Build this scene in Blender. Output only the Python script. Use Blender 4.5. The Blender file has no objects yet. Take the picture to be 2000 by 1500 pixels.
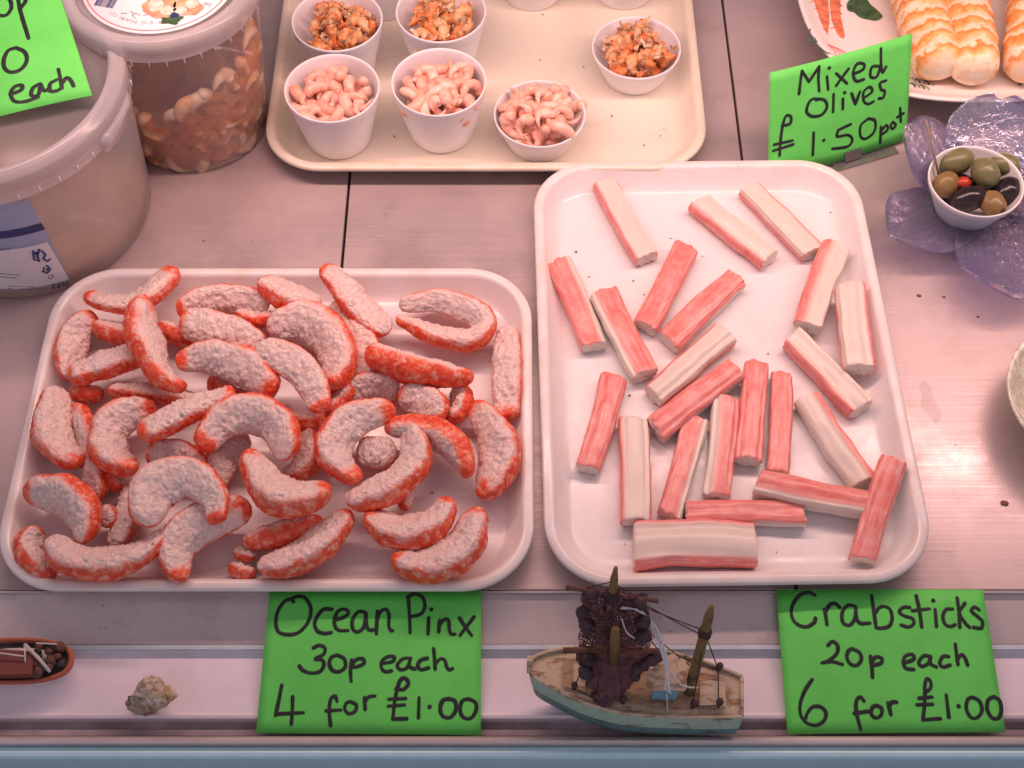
import bpy, bmesh, math, random
from mathutils import Vector, Matrix, noise as MN
random.seed(7)
R = math.radians
SC = bpy.context.scene
COL = SC.collection

# ------------------------------------------------------------------ camera, world, lamps, exposure
H, F, PITCH = 0.883, 2600.0, 57.1          # metres above the counter, focal length in 2000 px frame, look-down angle
cd = bpy.data.cameras.new('camera')
cam = bpy.data.objects.new('camera', cd); COL.objects.link(cam)
cam.location = (0, 0, H); cam.rotation_euler = (R(90 - PITCH), 0, 0)
cd.sensor_fit = 'HORIZONTAL'; cd.sensor_width = 36.0; cd.lens = F / 2000 * 36
cd.clip_start = 0.02; cd.clip_end = 100
SC.camera = cam

w = bpy.data.worlds.new('World'); SC.world = w; w.use_nodes = True
nt = w.node_tree; bg = nt.nodes['Background']
tc = nt.nodes.new('ShaderNodeTexCoord'); sx = nt.nodes.new('ShaderNodeSeparateXYZ')
nt.links.new(tc.outputs['Generated'], sx.inputs[0])
mr = nt.nodes.new('ShaderNodeMapRange'); mr.inputs[1].default_value = -1; mr.inputs[2].default_value = 1
nt.links.new(sx.outputs[1], mr.inputs[0])
rp = nt.nodes.new('ShaderNodeValToRGB')
rp.color_ramp.elements[0].position = 0.0; rp.color_ramp.elements[0].color = (0.90, 0.81, 0.95, 1)   # daylit street in front of the case
rp.color_ramp.elements[1].position = 0.75; rp.color_ramp.elements[1].color = (0.32, 0.25, 0.27, 1)  # inside of the case behind
nt.links.new(mr.outputs[0], rp.inputs[0]); nt.links.new(rp.outputs[0], bg.inputs[0])
bg.inputs[1].default_value = 0.52

def area(name, loc, size, power, color, rot=(0, 0, 0)):
    l = bpy.data.lights.new(name, 'AREA'); l.shape = 'RECTANGLE'; l.size, l.size_y = size
    l.energy = power; l.color = color
    o = bpy.data.objects.new(name, l); o.location = loc; o.rotation_euler = rot; COL.objects.link(o); return o
area('case_tube_lamp', (0.20, 0.77, 0.45), (1.3, 0.03), 5.3, (1.0, 0.62, 0.55))

SC.view_settings.view_transform = 'Standard'; SC.view_settings.look = 'None'
SC.view_settings.exposure = 0.0; SC.view_settings.gamma = 1.0
SC.view_settings.use_curve_mapping = False
SC.render.engine = 'CYCLES'
SC.cycles.max_bounces = 10; SC.cycles.transparent_max_bounces = 16
SC.cycles.caustics_reflective = False; SC.cycles.caustics_refractive = False

# ------------------------------------------------------------------ where a photo pixel meets a plane of the counter
_p = R(PITCH)
FW = Vector((0, math.cos(_p), -math.sin(_p))); UP = Vector((0, math.sin(_p), math.cos(_p))); RT = Vector((1, 0, 0))
EYE = Vector((0, 0, H))
def ray(x, y): return FW + RT * ((x - 1000) / F) - UP * ((y - 750) / F)
def U(x, y, z=0.0):
    d = ray(x, y); return EYE + d * ((z - H) / d.z)
def UPl(x, y, o, n):
    d = ray(x, y); return EYE + d * ((o - EYE).dot(n) / d.dot(n))
def PX(p):
    v = p - EYE; k = F / v.dot(FW); return (1000 + v.dot(RT) * k, 750 - v.dot(UP) * k)
def mmpx(p): return (p - EYE).dot(FW) / F       # metres per photo pixel at point p

# ------------------------------------------------------------------ materials
MATS = {}
class NB:
    def __init__(s, name):
        m = bpy.data.materials.new(name); m.use_nodes = True; s.m = m; s.t = m.node_tree
        s.b = s.t.nodes['Principled BSDF']; MATS[name] = m
    def n(s, ty, **kw):
        x = s.t.nodes.new(ty)
        for k, v in kw.items(): setattr(x, k, v)
        return x
    def l(s, a, b): s.t.links.new(a, b)
    def set(s, **kw):
        for k, v in kw.items():
            k = k.replace('_', ' ')
            s.b.inputs[k].default_value = v
        return s
    def coord(s, kind='Object', scale=(1, 1, 1)):
        t = s.n('ShaderNodeTexCoord'); mp = s.n('ShaderNodeMapping'); mp.inputs['Scale'].default_value = scale
        s.l(t.outputs[kind], mp.inputs[0]); return mp.outputs[0]
    def noise(s, vec, scale, detail=4, rough=0.55):
        x = s.n('ShaderNodeTexNoise'); x.inputs['Scale'].default_value = scale; x.inputs['Detail'].default_value = detail
        x.inputs['Roughness'].default_value = rough; s.l(vec, x.inputs['Vector']); return x.outputs[0]
    def ramp(s, fac, stops):
        x = s.n('ShaderNodeValToRGB'); e = x.color_ramp.elements
        while len(e) < len(stops): e.new(0.5)
        for i, (p, c) in enumerate(stops):
            e[i].position = p; e[i].color = (c[0], c[1], c[2], 1) if not isinstance(c, (int, float)) else (c, c, c, 1)
        s.l(fac, x.inputs[0]); return x.outputs[0]
    def mix(s, fac, a, b, blend='MIX'):
        x = s.n('ShaderNodeMix', data_type='RGBA', blend_type=blend)
        for i, v in ((0, fac), (6, a), (7, b)):
            if hasattr(v, 'is_linked') or hasattr(v, 'links'): s.l(v, x.inputs[i])
            else: x.inputs[i].default_value = v if isinstance(v, (int, float)) else (*v, 1)
        return x.outputs[2]
    def math(s, op, a, b=0.0):
        x = s.n('ShaderNodeMath', operation=op)
        for i, v in ((0, a), (1, b)):
            if hasattr(v, 'links'): s.l(v, x.inputs[i])
            else: x.inputs[i].default_value = v
        return x.outputs[0]
    def attr(s, name):
        x = s.n('ShaderNodeAttribute'); x.attribute_name = name; return x.outputs['Fac']
    def base(s, c): s.l(c, s.b.inputs['Base Color']); return s
    def bump(s, h, strength=0.3, dist=0.001):
        x = s.n('ShaderNodeBump'); x.inputs['Strength'].default_value = strength; x.inputs['Distance'].default_value = dist
        s.l(h, x.inputs['Height']); s.l(x.outputs[0], s.b.inputs['Normal']); return s

def plain(name, c, rough=0.5, metal=0.0, var=0.12, scale=60, bump=0.0, **kw):
    b = NB(name); v = b.coord('Object')
    n = b.noise(v, scale)
    lo = tuple(max(0, x * (1 - var)) for x in c); hi = tuple(min(1, x * (1 + var)) for x in c)
    b.base(b.ramp(n, [(0.3, lo), (0.7, hi)])); b.set(Roughness=rough, Metallic=metal, **kw)
    if bump: b.bump(n, bump, 0.0006)
    return b.m

def steel(name, tint, rough, stains=1.0):
    b = NB(name); v = b.coord('Object'); br = b.coord('Object', (9, 420, 420))
    g = b.noise(br, 1.0, 3); big = b.noise(v, 7, 5); sp = b.noise(v, 260, 2); sp2 = b.noise(v, 31, 3)
    c = b.ramp(big, [(0.3, tuple(x * 0.74 for x in tint)), (0.7, tint)])
    c = b.mix(b.math('MULTIPLY', g, 0.35), c, tuple(x * 0.72 for x in tint))
    spot = b.ramp(sp, [(0.70, 0.0), (0.76, 0.85 * stains)]); reg = b.ramp(sp2, [(0.52, 0.0), (0.62, 1.0)])
    c = b.mix(b.math('MULTIPLY', spot, reg), c, (0.16, 0.09, 0.06))
    st = b.ramp(b.noise(v, 17, 6, 0.7), [(0.54, 0.0), (0.80, 0.45 * stains)])
    c = b.mix(st, c, (0.30, 0.22, 0.17))
    sc = b.noise(b.coord('Object', (60, 900, 60)), 1.0, 2, 0.5); c = b.mix(b.math('MULTIPLY', b.ramp(sc, [(0.68, 0.0), (0.72, 0.45)]), reg), c, (0.9, 0.76, 0.70))
    b.base(c); b.set(Metallic=0.38)
    _q = b.n('ShaderNodeMath', operation='SUBTRACT'); b.l(b.ramp(b.math('ADD', b.math('MULTIPLY', g, 0.5), b.math('MULTIPLY', big, 0.5)), [(0.3, rough - 0.10), (0.7, rough + 0.10)]), _q.inputs[0]); b.l(b.ramp(b.noise(v, 11, 5, 0.65), [(0.48, 0.0), (0.74, 0.17)]), _q.inputs[1]); b.l(_q.outputs[0], b.b.inputs['Roughness'])
    b.bump(g, 0.12, 0.0004)
    return b.m
steel('steel_deck', (0.64, 0.51, 0.51), 0.40)
steel('steel_strip', (0.80, 0.68, 0.68), 0.36, 1.4)
steel('steel_rail', (0.78, 0.68, 0.67), 0.30, 0.6)
plain('panel_white', (0.82, 0.73, 0.80), 0.45, var=0.12, scale=14)
plain('strip_pale', (0.52, 0.60, 0.66), 0.35)
plain('gap_dark', (0.035, 0.025, 0.03), 0.8)
plain('groove', (0.36, 0.29, 0.31), 0.6, var=0.35, scale=30)
plain('sill_blue', (0.56, 0.86, 0.95), 0.4, var=0.05)

def tray_mat(name, c, dirt):
    b = NB(name); v = b.coord('Object')
    big = b.noise(v, 9, 3); sp = b.noise(v, 170, 2); reg = b.noise(v, 23, 3)
    col = b.ramp(big, [(0.3, tuple(x * 0.95 for x in c)), (0.7, c)])
    m = b.math('MULTIPLY', b.ramp(sp, [(0.71, 0.0), (0.77, 0.6)]), b.ramp(reg, [(0.5, 0.0), (0.6, 1.0)]))
    col = b.mix(m, col, (0.35, 0.18, 0.12))
    sm = b.noise(v, 13, 5, 0.7); col = b.mix(b.ramp(sm, [(0.55, 0.0), (0.78, 0.35)]), col, (0.80, 0.56, 0.52))
    rim = b.attr('rim')
    e = b.math('MULTIPLY', rim, b.ramp(b.noise(v, 40, 4), [(0.45, 0.12), (0.7, 0.5)]))
    col = b.mix(e, col, dirt)
    b.base(col); b.l(b.ramp(b.noise(v, 34, 4), [(0.4, 0.22), (0.65, 0.42)]), b.b.inputs['Roughness']); b.bump(b.noise(v, 380, 2), 0.04, 0.0003)
    return b.m
tray_mat('tray_white', (0.82, 0.78, 0.79), (0.70, 0.52, 0.38))
tray_mat('tray_cream', (0.80, 0.72, 0.60), (0.68, 0.48, 0.32))

def card_mat():
    b = NB('card_green'); v = b.coord('Object'); n = b.noise(v, 30, 5); f = b.noise(v, 900, 2)
    b.base(b.ramp(n, [(0.3, (0.12, 0.64, 0.10)), (0.7, (0.14, 0.72, 0.12))])); b.set(Roughness=0.68); b.bump(b.math('ADD', b.math('MULTIPLY', b.noise(v, 26, 3), 6.0), b.math('MULTIPLY', f, 0.4)), 0.5, 0.0006)
card_mat()
plain('ink', (0.012, 0.014, 0.016), 0.55, var=0.5, scale=300)

def seafood_mat():
    b = NB('surimi'); v = b.coord('Object')
    r = b.attr('rind'); n1 = b.noise(v, 170, 5, 0.65); n2 = b.noise(v, 420, 3); n3 = b.noise(v, 60, 3)
    # ragged boundary between the dyed rind and the white crumbly flesh
    k = b.math('ADD', r, b.math('MULTIPLY', b.math('SUBTRACT', n1, 0.5), 1.45))
    fac = b.ramp(k, [(0.40, 0.0), (0.54, 0.5), (0.70, 1.0)])
    white = b.ramp(n2, [(0.3, (0.64, 0.49, 0.46)), (0.65, (0.80, 0.67, 0.63))])
    pink = b.ramp(b.math('ADD', r, b.math('MULTIPLY', b.math('SUBTRACT', n3, 0.5), 1.1)), [(0.0, 0.10), (0.5, 0.72)])
    white = b.mix(pink, white, (0.84, 0.40, 0.34))
    red = b.ramp(n1, [(0.30, (0.66, 0.035, 0.016)), (0.48, (0.78, 0.085, 0.03)), (0.57, (0.82, 0.20, 0.11)), (0.66, (0.85, 0.46, 0.37))])
    b.base(b.mix(fac, white, red)); b.set(Roughness=0.38)
    b.b.inputs['Subsurface Weight'].default_value = 0.18; b.b.inputs['Subsurface Radius'].default_value = (0.003, 0.0015, 0.001); b.b.inputs['Subsurface Scale'].default_value = 1.0
    x = b.n('ShaderNodeTexVoronoi', feature='SMOOTH_F1'); x.inputs['Scale'].default_value = 430; b.l(v, x.inputs['Vector'])
    b.bump(b.math('SUBTRACT', n2, b.math('MULTIPLY', x.outputs[0], 1.2)), 0.55, 0.0010)
seafood_mat()

def stick_mat():
    b = NB('crabstick'); r = b.attr('rind'); u = b.attr('along'); a = b.attr('around'); sd = b.attr('seed')
    cm = b.n('ShaderNodeCombineXYZ'); b.l(b.math('MULTIPLY', u, 3.0), cm.inputs[0]); b.l(b.math('MULTIPLY', a, 34.0), cm.inputs[1]); b.l(sd, cm.inputs[2])
    fib = b.noise(cm.outputs[0], 1.0, 4)
    cm2 = b.n('ShaderNodeCombineXYZ'); b.l(b.math('MULTIPLY', u, 9.0), cm2.inputs[0]); b.l(b.math('MULTIPLY', a, 6.0), cm2.inputs[1]); b.l(sd, cm2.inputs[2])
    blot = b.noise(cm2.outputs[0], 1.0, 5)
    k = b.math('ADD', r, b.math('ADD', b.math('MULTIPLY', b.math('SUBTRACT', fib, 0.5), 0.5), b.math('MULTIPLY', b.math('SUBTRACT', blot, 0.5), 0.55)))
    fac = b.ramp(k, [(0.22, 0.0), (0.50, 0.6), (0.72, 1.0)])
    white = b.ramp(fib, [(0.2, (0.71, 0.60, 0.53)), (0.8, (0.77, 0.67, 0.60))])
    red = b.ramp(b.math('ADD', b.math('MULTIPLY', fib, 0.5), b.math('MULTIPLY', blot, 0.5)), [(0.32, (0.70, 0.14, 0.125)), (0.46, (0.77, 0.23, 0.205)), (0.58, (0.81, 0.35, 0.32)), (0.70, (0.84, 0.55, 0.51))])
    b.base(b.mix(fac, white, red)); b.set(Roughness=0.34)
    b.b.inputs['Subsurface Weight'].default_value = 0.3; b.b.inputs['Subsurface Radius'].default_value = (0.005, 0.002, 0.0015); b.b.inputs['Subsurface Scale'].default_value = 1.0
    b.bump(fib, 0.10, 0.0004)
stick_mat()

def prawn_mat(name, lo, mid, hi, sc=130, rough=0.35):
    b = NB(name); v = b.coord('Object'); oi = b.n('ShaderNodeObjectInfo')
    n = b.noise(v, sc, 4); k = b.math('ADD', b.math('MULTIPLY', n, 0.75), b.math('MULTIPLY', oi.outputs['Random'], 0.25))
    b.base(b.ramp(k, [(0.30, lo), (0.50, mid), (0.68, hi)])); b.set(Roughness=rough)
    b.b.inputs['Subsurface Weight'].default_value = 0.2; b.b.inputs['Subsurface Radius'].default_value = (0.004, 0.002, 0.0015); b.b.inputs['Subsurface Scale'].default_value = 1.0
    b.bump(n, 0.25, 0.0006); return b.m
prawn_mat('prawn_pink', (0.82, 0.36, 0.25), (0.86, 0.47, 0.36), (0.88, 0.63, 0.53))
prawn_mat('crayfish', (0.66, 0.13, 0.03), (0.74, 0.30, 0.11), (0.78, 0.50, 0.28), 190)
prawn_mat('crayfish_flesh', (0.60, 0.28, 0.14), (0.72, 0.47, 0.29), (0.78, 0.60, 0.42), 160)
prawn_mat('prawn_brine', (0.84, 0.40, 0.14), (0.90, 0.60, 0.32), (0.92, 0.76, 0.54), 80)

plain('foam', (0.86, 0.83, 0.86), 0.55, var=0.03, scale=300, bump=0.12)
plain('cup_plastic', (0.82, 0.79, 0.80), 0.35, var=0.03)

def clearish(name, tint, opac, rough=0.25, glossy=0.12, noisy=0.25):
    b = NB(name); t = b.t; out = t.nodes['Material Output']; t.nodes.remove(b.b)
    tr = b.n('ShaderNodeBsdfTransparent'); tr.inputs[0].default_value = (*[min(1, x * 1.08) for x in tint], 1)
    df = b.n('ShaderNodeBsdfDiffuse'); df.inputs[0].default_value = (*tint, 1)
    tl = b.n('ShaderNodeBsdfTranslucent'); tl.inputs[0].default_value = (*tint, 1)
    gl = b.n('ShaderNodeBsdfGlossy'); gl.inputs[0].default_value = (0.9, 0.9, 0.95, 1); gl.inputs['Roughness'].default_value = rough
    m1 = b.n('ShaderNodeMixShader'); m1.inputs[0].default_value = 0.45; b.l(df.outputs[0], m1.inputs[1]); b.l(tl.outputs[0], m1.inputs[2])
    m2 = b.n('ShaderNodeMixShader'); v = b.coord('Object'); n = b.noise(v, 22, 4)
    b.l(b.ramp(n, [(0.3, max(0, opac * (1 - noisy))), (0.7, min(1, opac * (1 + noisy)))]), m2.inputs[0])
    b.l(tr.outputs[0], m2.inputs[1]); b.l(m1.outputs[0], m2.inputs[2])
    lw = b.n('ShaderNodeLayerWeight'); lw.inputs[0].default_value = 0.35
    m3 = b.n('ShaderNodeMixShader'); b.l(b.math('MULTIPLY_ADD' if False else 'MULTIPLY', lw.outputs[0], glossy * 4), m3.inputs[0])
    b.l(m2.outputs[0], m3.inputs[1]); b.l(gl.outputs[0], m3.inputs[2]); b.l(m3.outputs[0], out.inputs['Surface'])
    return b.m
clearish('tub_plastic', (0.92, 0.88, 0.89), 0.24, 0.15, 0.12, 0.08)
clearish('bucket_plastic', (0.94, 0.90, 0.92), 0.46, 0.2, 0.12, 0.08)
clearish('lid_plastic', (0.92, 0.90, 0.92), 0.26, 0.25, 0.12, 0.08)
clearish('rim_plastic', (0.95, 0.91, 0.93), 0.56, 0.2, 0.12, 0.08)
clearish('brine', (0.90, 0.62, 0.32), 0.06, 0.1)
clearish('amber_liquid', (0.78, 0.40, 0.08), 0.85, 0.2, 0.12, 0.05)

def flower_mat():
    b = NB('iridescent_glass'); out = b.t.nodes['Material Output']; b.t.nodes.remove(b.b); v = b.coord('Object')
    n = b.noise(v, 150, 4); big = b.noise(v, 26, 3); bp = b.n('ShaderNodeBump'); bp.inputs['Strength'].default_value = 0.9; bp.inputs['Distance'].default_value = 0.003; b.l(n, bp.inputs['Height'])
    lw = b.n('ShaderNodeLayerWeight'); lw.inputs[0].default_value = 0.45; b.l(bp.outputs[0], lw.inputs['Normal'])
    tr = b.n('ShaderNodeBsdfTransparent'); b.l(b.ramp(big, [(0.3, (0.72, 0.71, 0.93)), (0.7, (0.90, 0.90, 0.98))]), tr.inputs[0])
    df = b.n('ShaderNodeBsdfTranslucent'); df.inputs[0].default_value = (0.62, 0.60, 0.88, 1)
    d2 = b.n('ShaderNodeBsdfDiffuse'); d2.inputs[0].default_value = (0.60, 0.60, 0.90, 1); b.l(bp.outputs[0], d2.inputs['Normal'])
    gl = b.n('ShaderNodeBsdfGlossy'); gl.inputs['Roughness'].default_value = 0.09; b.l(bp.outputs[0], gl.inputs['Normal'])
    b.l(b.ramp(b.math('ADD', lw.outputs[1], b.math('MULTIPLY', b.math('SUBTRACT', big, 0.5), 0.6)), [(0.15, (0.95, 0.95, 1.0)), (0.35, (1.0, 0.82, 0.55)), (0.5, (0.95, 0.6, 0.9)), (0.65, (0.55, 0.85, 1.0)), (0.85, (0.95, 0.95, 1.0))]), gl.inputs[0])
    m0 = b.n('ShaderNodeMixShader'); m0.inputs[0].default_value = 0.5; b.l(df.outputs[0], m0.inputs[1]); b.l(d2.outputs[0], m0.inputs[2])
    m1 = b.n('ShaderNodeMixShader'); m1.inputs[0].default_value = 0.19; b.l(tr.outputs[0], m1.inputs[1]); b.l(m0.outputs[0], m1.inputs[2])
    m2 = b.n('ShaderNodeMixShader'); b.l(b.ramp(lw.outputs[0], [(0.0, 0.10), (0.8, 0.6)]), m2.inputs[0]); b.l(m1.outputs[0], m2.inputs[1]); b.l(gl.outputs[0], m2.inputs[2]); b.l(m2.outputs[0], out.inputs['Surface'])
flower_mat()
plain('olive_green', (0.17, 0.165, 0.07), 0.33, var=0.3, scale=50)
plain('olive_tan', (0.22, 0.14, 0.045), 0.33, var=0.3, scale=50)
plain('olive_black', (0.022, 0.012, 0.018), 0.22, var=0.5, scale=60)
plain('pimento', (0.45, 0.04, 0.02), 0.3)
plain('wood_stick', (0.42, 0.30, 0.20), 0.6)
plain('china', (0.84, 0.78, 0.74), 0.18, var=0.03)
def marble():
    b = NB('china_marbled'); v = b.coord('Object'); n = b.noise(v, 40, 8, 0.75)
    b.base(b.ramp(n, [(0.44, (0.76, 0.70, 0.58)), (0.5, (0.46, 0.44, 0.34)), (0.55, (0.78, 0.72, 0.62))])); b.set(Roughness=0.2)
marble()
plain('paint_orange', (0.74, 0.24, 0.12), 0.3, var=0.3, scale=120)
plain('paint_leaf', (0.06, 0.12, 0.05), 0.3, var=0.5, scale=150)
plain('paint_line', (0.10, 0.13, 0.13), 0.3)
plain('paint_sprig', (0.36, 0.36, 0.18), 0.3)
def roll_mat():
    b = NB('striped_roll'); u = b.attr('along'); a = b.attr('around'); sd = b.attr('seed')
    v = b.coord('Object'); f = b.noise(v, 38, 4); f2 = b.noise(v, 140, 4)
    k = b.math('ADD', b.math('MULTIPLY', u, 9.0), b.math('ADD', b.math('MULTIPLY', f, 1.7), b.math('MULTIPLY', f2, 0.55)))
    fr = b.math('FRACT', b.math('ADD', k, b.math('MULTIPLY', sd, 0.37)))
    wv = b.math('ADD', fr, b.math('MULTIPLY', b.math('SUBTRACT', f2, 0.5), 0.5))
    c = b.ramp(wv, [(0.0, (0.78, 0.22, 0.05)), (0.10, (0.82, 0.33, 0.08)), (0.36, (0.86, 0.50, 0.20)), (0.60, (0.88, 0.70, 0.46)), (0.78, (0.88, 0.74, 0.55)), (0.90, (0.86, 0.48, 0.20)), (1.0, (0.78, 0.24, 0.06))])
    b.base(b.mix(b.attr('rind'), c, (0.84, 0.72, 0.56))); b.set(Roughness=0.4); b.bump(f2, 0.4, 0.0010)
roll_mat()
# boat and shell
def weathered(name, c, worn, amount=0.55):
    b = NB(name); v = b.coord('Object', (1, 2.2, 2.2)); n = b.noise(v, 70, 6, 0.7); g = b.noise(v, 300, 3)
    col = b.ramp(g, [(0.3, tuple(x * 0.85 for x in c)), (0.7, c)])
    b.base(b.mix(b.ramp(n, [(amount, 0.0), (amount + 0.09, 0.9)]), col, worn)); b.set(Roughness=0.7); b.bump(n, 0.3, 0.0008)
weathered('boat_deck', (0.60, 0.48, 0.35), (0.26, 0.15, 0.08), 0.51)
weathered('boat_hold', (0.42, 0.27, 0.16), (0.20, 0.11, 0.06), 0.50)
weathered('boat_green', (0.40, 0.55, 0.43), (0.18, 0.14, 0.09), 0.57)
weathered('boat_blue', (0.15, 0.28, 0.28), (0.06, 0.05, 0.05), 0.56)
weathered('boat_cabin_blue', (0.20, 0.40, 0.52), (0.12, 0.2, 0.24), 0.62)
weathered('mast_wood', (0.20, 0.13, 0.045), (0.07, 0.04, 0.03), 0.55)
weathered('spar_wood', (0.15, 0.06, 0.045), (0.06, 0.03, 0.03), 0.55)
plain('net', (0.13, 0.055, 0.06), 0.9, var=0.5, scale=200)
plain('rope_dark', (0.055, 0.025, 0.03), 0.9)
plain('rope_white', (0.66, 0.68, 0.72), 0.8)
plain('float_dark', (0.06, 0.035, 0.04), 0.7, var=0.4)
weathered('red_hull', (0.46, 0.12, 0.07), (0.55, 0.40, 0.34), 0.60)
weathered('red_cover', (0.22, 0.06, 0.05), (0.08, 0.04, 0.04), 0.56)
plain('hull_white', (0.66, 0.60, 0.58), 0.6)
plain('dark_hold', (0.05, 0.045, 0.04), 0.8, var=0.5, scale=160)
def shell_mat():
    b = NB('shell'); v = b.coord('Object'); n = b.noise(v, 150, 6, 0.75); z = b.n('ShaderNodeSeparateXYZ'); b.l(v, z.inputs[0])
    n2 = b.noise(v, 60, 3)
    c = b.ramp(n, [(0.36, (0.20, 0.12, 0.07)), (0.47, (0.46, 0.36, 0.24)), (0.58, (0.72, 0.66, 0.56))])
    b.base(b.mix(b.ramp(n2, [(0.45, 0.0), (0.65, 0.7)]), c, (0.55, 0.32, 0.16))); b.set(Roughness=0.65); b.bump(n, 0.7, 0.0012)
shell_mat()
plain('crumb_brown', (0.22, 0.10, 0.07), 0.8)
plain('crumb_pink', (0.60, 0.25, 0.22), 0.8)
plain('paper_white', (0.80, 0.77, 0.80), 0.5, var=0.03)
plain('paper_blue', (0.36, 0.42, 0.60), 0.45, var=0.06)
plain('print_navy', (0.03, 0.045, 0.16), 0.5)
plain('print_grey', (0.20, 0.19, 0.24), 0.6)
plain('print_pale', (0.42, 0.42, 0.46), 0.6)
plain('print_red', (0.72, 0.10, 0.08), 0.5)
plain('print_prawn', (0.80, 0.36, 0.22), 0.5, var=0.5, scale=140)
plain('print_cream', (0.84, 0.64, 0.52), 0.5, var=0.3, scale=160)
plain('clip_steel', (0.35, 0.33, 0.32), 0.3, metal=0.8)
def film():  # shiny clear film for the added glint on the deck
    b = NB('glint_film'); v = b.coord('Object'); n = b.noise(v, 240, 4)
    b.base(b.ramp(n, [(0.3, (0.6, 0.52, 0.55)), (0.7, (0.8, 0.75, 0.78))])); b.set(Roughness=0.05, Alpha=0.16); b.bump(n, 1.0, 0.004)
film()
b = NB('clear_glass'); b.t.nodes.remove(b.b); _tr = b.n('ShaderNodeBsdfTransparent'); _tr.inputs[0].default_value = (1, 1, 1, 1)
b.l(_tr.outputs[0], b.t.nodes['Material Output'].inputs['Surface'])

# ------------------------------------------------------------------ mesh helpers
class MB:
    def __init__(s): s.v = []; s.f = []; s.m = []; s.at = {}
    def add(s, vs, fs, mi=0, **at):
        o = len(s.v); s.v += [Vector(p) for p in vs]; s.f += [tuple(i + o for i in f) for f in fs]; s.m += [mi] * len(fs)
        for k in set(s.at) | set(at):
            cur = s.at.setdefault(k, [0.0] * o)
            cur += list(at.get(k, [0.0] * len(vs)))
        return o
    def grid(s, rows, closed=True, cap=True, mi=0, **at):
        n = len(rows[0]); vs = [p for r in rows for p in r]; fs = []
        for i in range(len(rows) - 1):
            for j in range(n if closed else n - 1):
                k = (j + 1) % n; fs.append((i * n + j, i * n + k, (i + 1) * n + k, (i + 1) * n + j))
        if cap and closed:
            fs.append(tuple(reversed(range(n)))); fs.append(tuple((len(rows) - 1) * n + j for j in range(n)))
        s.add(vs, fs, mi, **at)
    def box(s, c, size, rot=None, mi=0):
        c = Vector(c); a, b_, d = (x / 2 for x in size); vs = []
        for x in (-a, a):
            for y in (-b_, b_):
                for z in (-d, d):
                    p = Vector((x, y, z)); vs.append(c + (rot @ p if rot else p))
        s.add(vs, [(0, 1, 3, 2), (4, 6, 7, 5), (0, 4, 5, 1), (2, 3, 7, 6), (0, 2, 6, 4), (1, 5, 7, 3)], mi)
    def tube(s, pts, r, n=8, mi=0):
        pts = [Vector(p) for p in pts]; rows = []
        for i, p in enumerate(pts):
            t = (pts[min(i + 1, len(pts) - 1)] - pts[max(i - 1, 0)]).normalized()
            a = t.cross(Vector((0, 0, 1)) if abs(t.z) < 0.9 else Vector((1, 0, 0))).normalized(); b_ = t.cross(a)
            rr = r[i] if isinstance(r, (list, tuple)) else r
            rows.append([p + (a * math.cos(q) + b_ * math.sin(q)) * rr for q in (2 * math.pi * k / n for k in range(n))])
        s.grid(rows, mi=mi)
    def lathe(s, c, prof, n=64, mi=0, closed=False):
        c = Vector(c); rows = [[c + Vector((r * math.cos(q), r * math.sin(q), z)) for q in (2 * math.pi * k / n for k in range(n))] for r, z in prof]
        if closed: rows.append(rows[0])
        s.grid(rows, cap=False, mi=mi)
    def ball(s, c, r, n=12, m=8, mi=0, sc=(1, 1, 1), jit=0.0):
        c = Vector(c); rows = []
        for i in range(m + 1):
            t = math.pi * i / m
            row = []
            for k in range(n):
                q = 2 * math.pi * k / n
                d = Vector((math.sin(t) * math.cos(q) * sc[0], math.sin(t) * math.sin(q) * sc[1], math.cos(t) * sc[2]))
                row.append(c + d * r * (1 + jit * MN.noise((c + d * r) * 260)))
            rows.append(row)
        s.grid(rows, cap=False, mi=mi)
    def build(s, name, mats, parent=None, smooth=True, origin=None, local=False):
        """Link as ONE mesh object; world coordinates are moved so that the origin lies at the base (or at ORIGIN)."""
        if not isinstance(mats, (list, tuple)): mats = [mats]
        if origin is None:
            if parent is not None: origin = parent.matrix_world.translation if not local else Vector()
            else:
                xs = [p.x for p in s.v]; ys = [p.y for p in s.v]
                origin = Vector(((min(xs) + max(xs)) / 2, (min(ys) + max(ys)) / 2, min(p.z for p in s.v)))
        origin = Vector(origin)
        me = bpy.data.meshes.new(name); me.from_pydata([tuple(p - origin) for p in s.v], [], s.f)
        for m in mats: me.materials.append(MATS[m] if isinstance(m, str) else m)
        for k, vals in s.at.items():
            at = me.attributes.new(k, 'FLOAT', 'POINT'); at.data.foreach_set('value', vals)
        for p, mi in zip(me.polygons, s.m): p.material_index = mi; p.use_smooth = smooth
        me.update()
        bm = bmesh.new(); bm.from_mesh(me); bmesh.ops.recalc_face_normals(bm, faces=bm.faces); bm.to_mesh(me); bm.free()
        o = bpy.data.objects.new(name, me); COL.objects.link(o)
        if parent is not None:
            o.parent = parent
            o.matrix_world = Matrix.Translation(origin) if not local else Matrix()
            o.location = (0, 0, 0) if not local else origin
        else:
            o.location = origin; o.matrix_world = Matrix.Translation(origin)
        return o
def tag(o, label=None, cat=None, group=None, kind=None):
    for k, v in (('label', label), ('category', cat), ('group', group), ('kind', kind)):
        if v: o[k] = v
    return o
def empty(name, loc, label, cat, group=None):
    o = bpy.data.objects.new(name, None); COL.objects.link(o); o.location = loc; o.empty_display_size = 0.01
    o.matrix_world = Matrix.Translation(Vector(loc)); return tag(o, label, cat, group)
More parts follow.
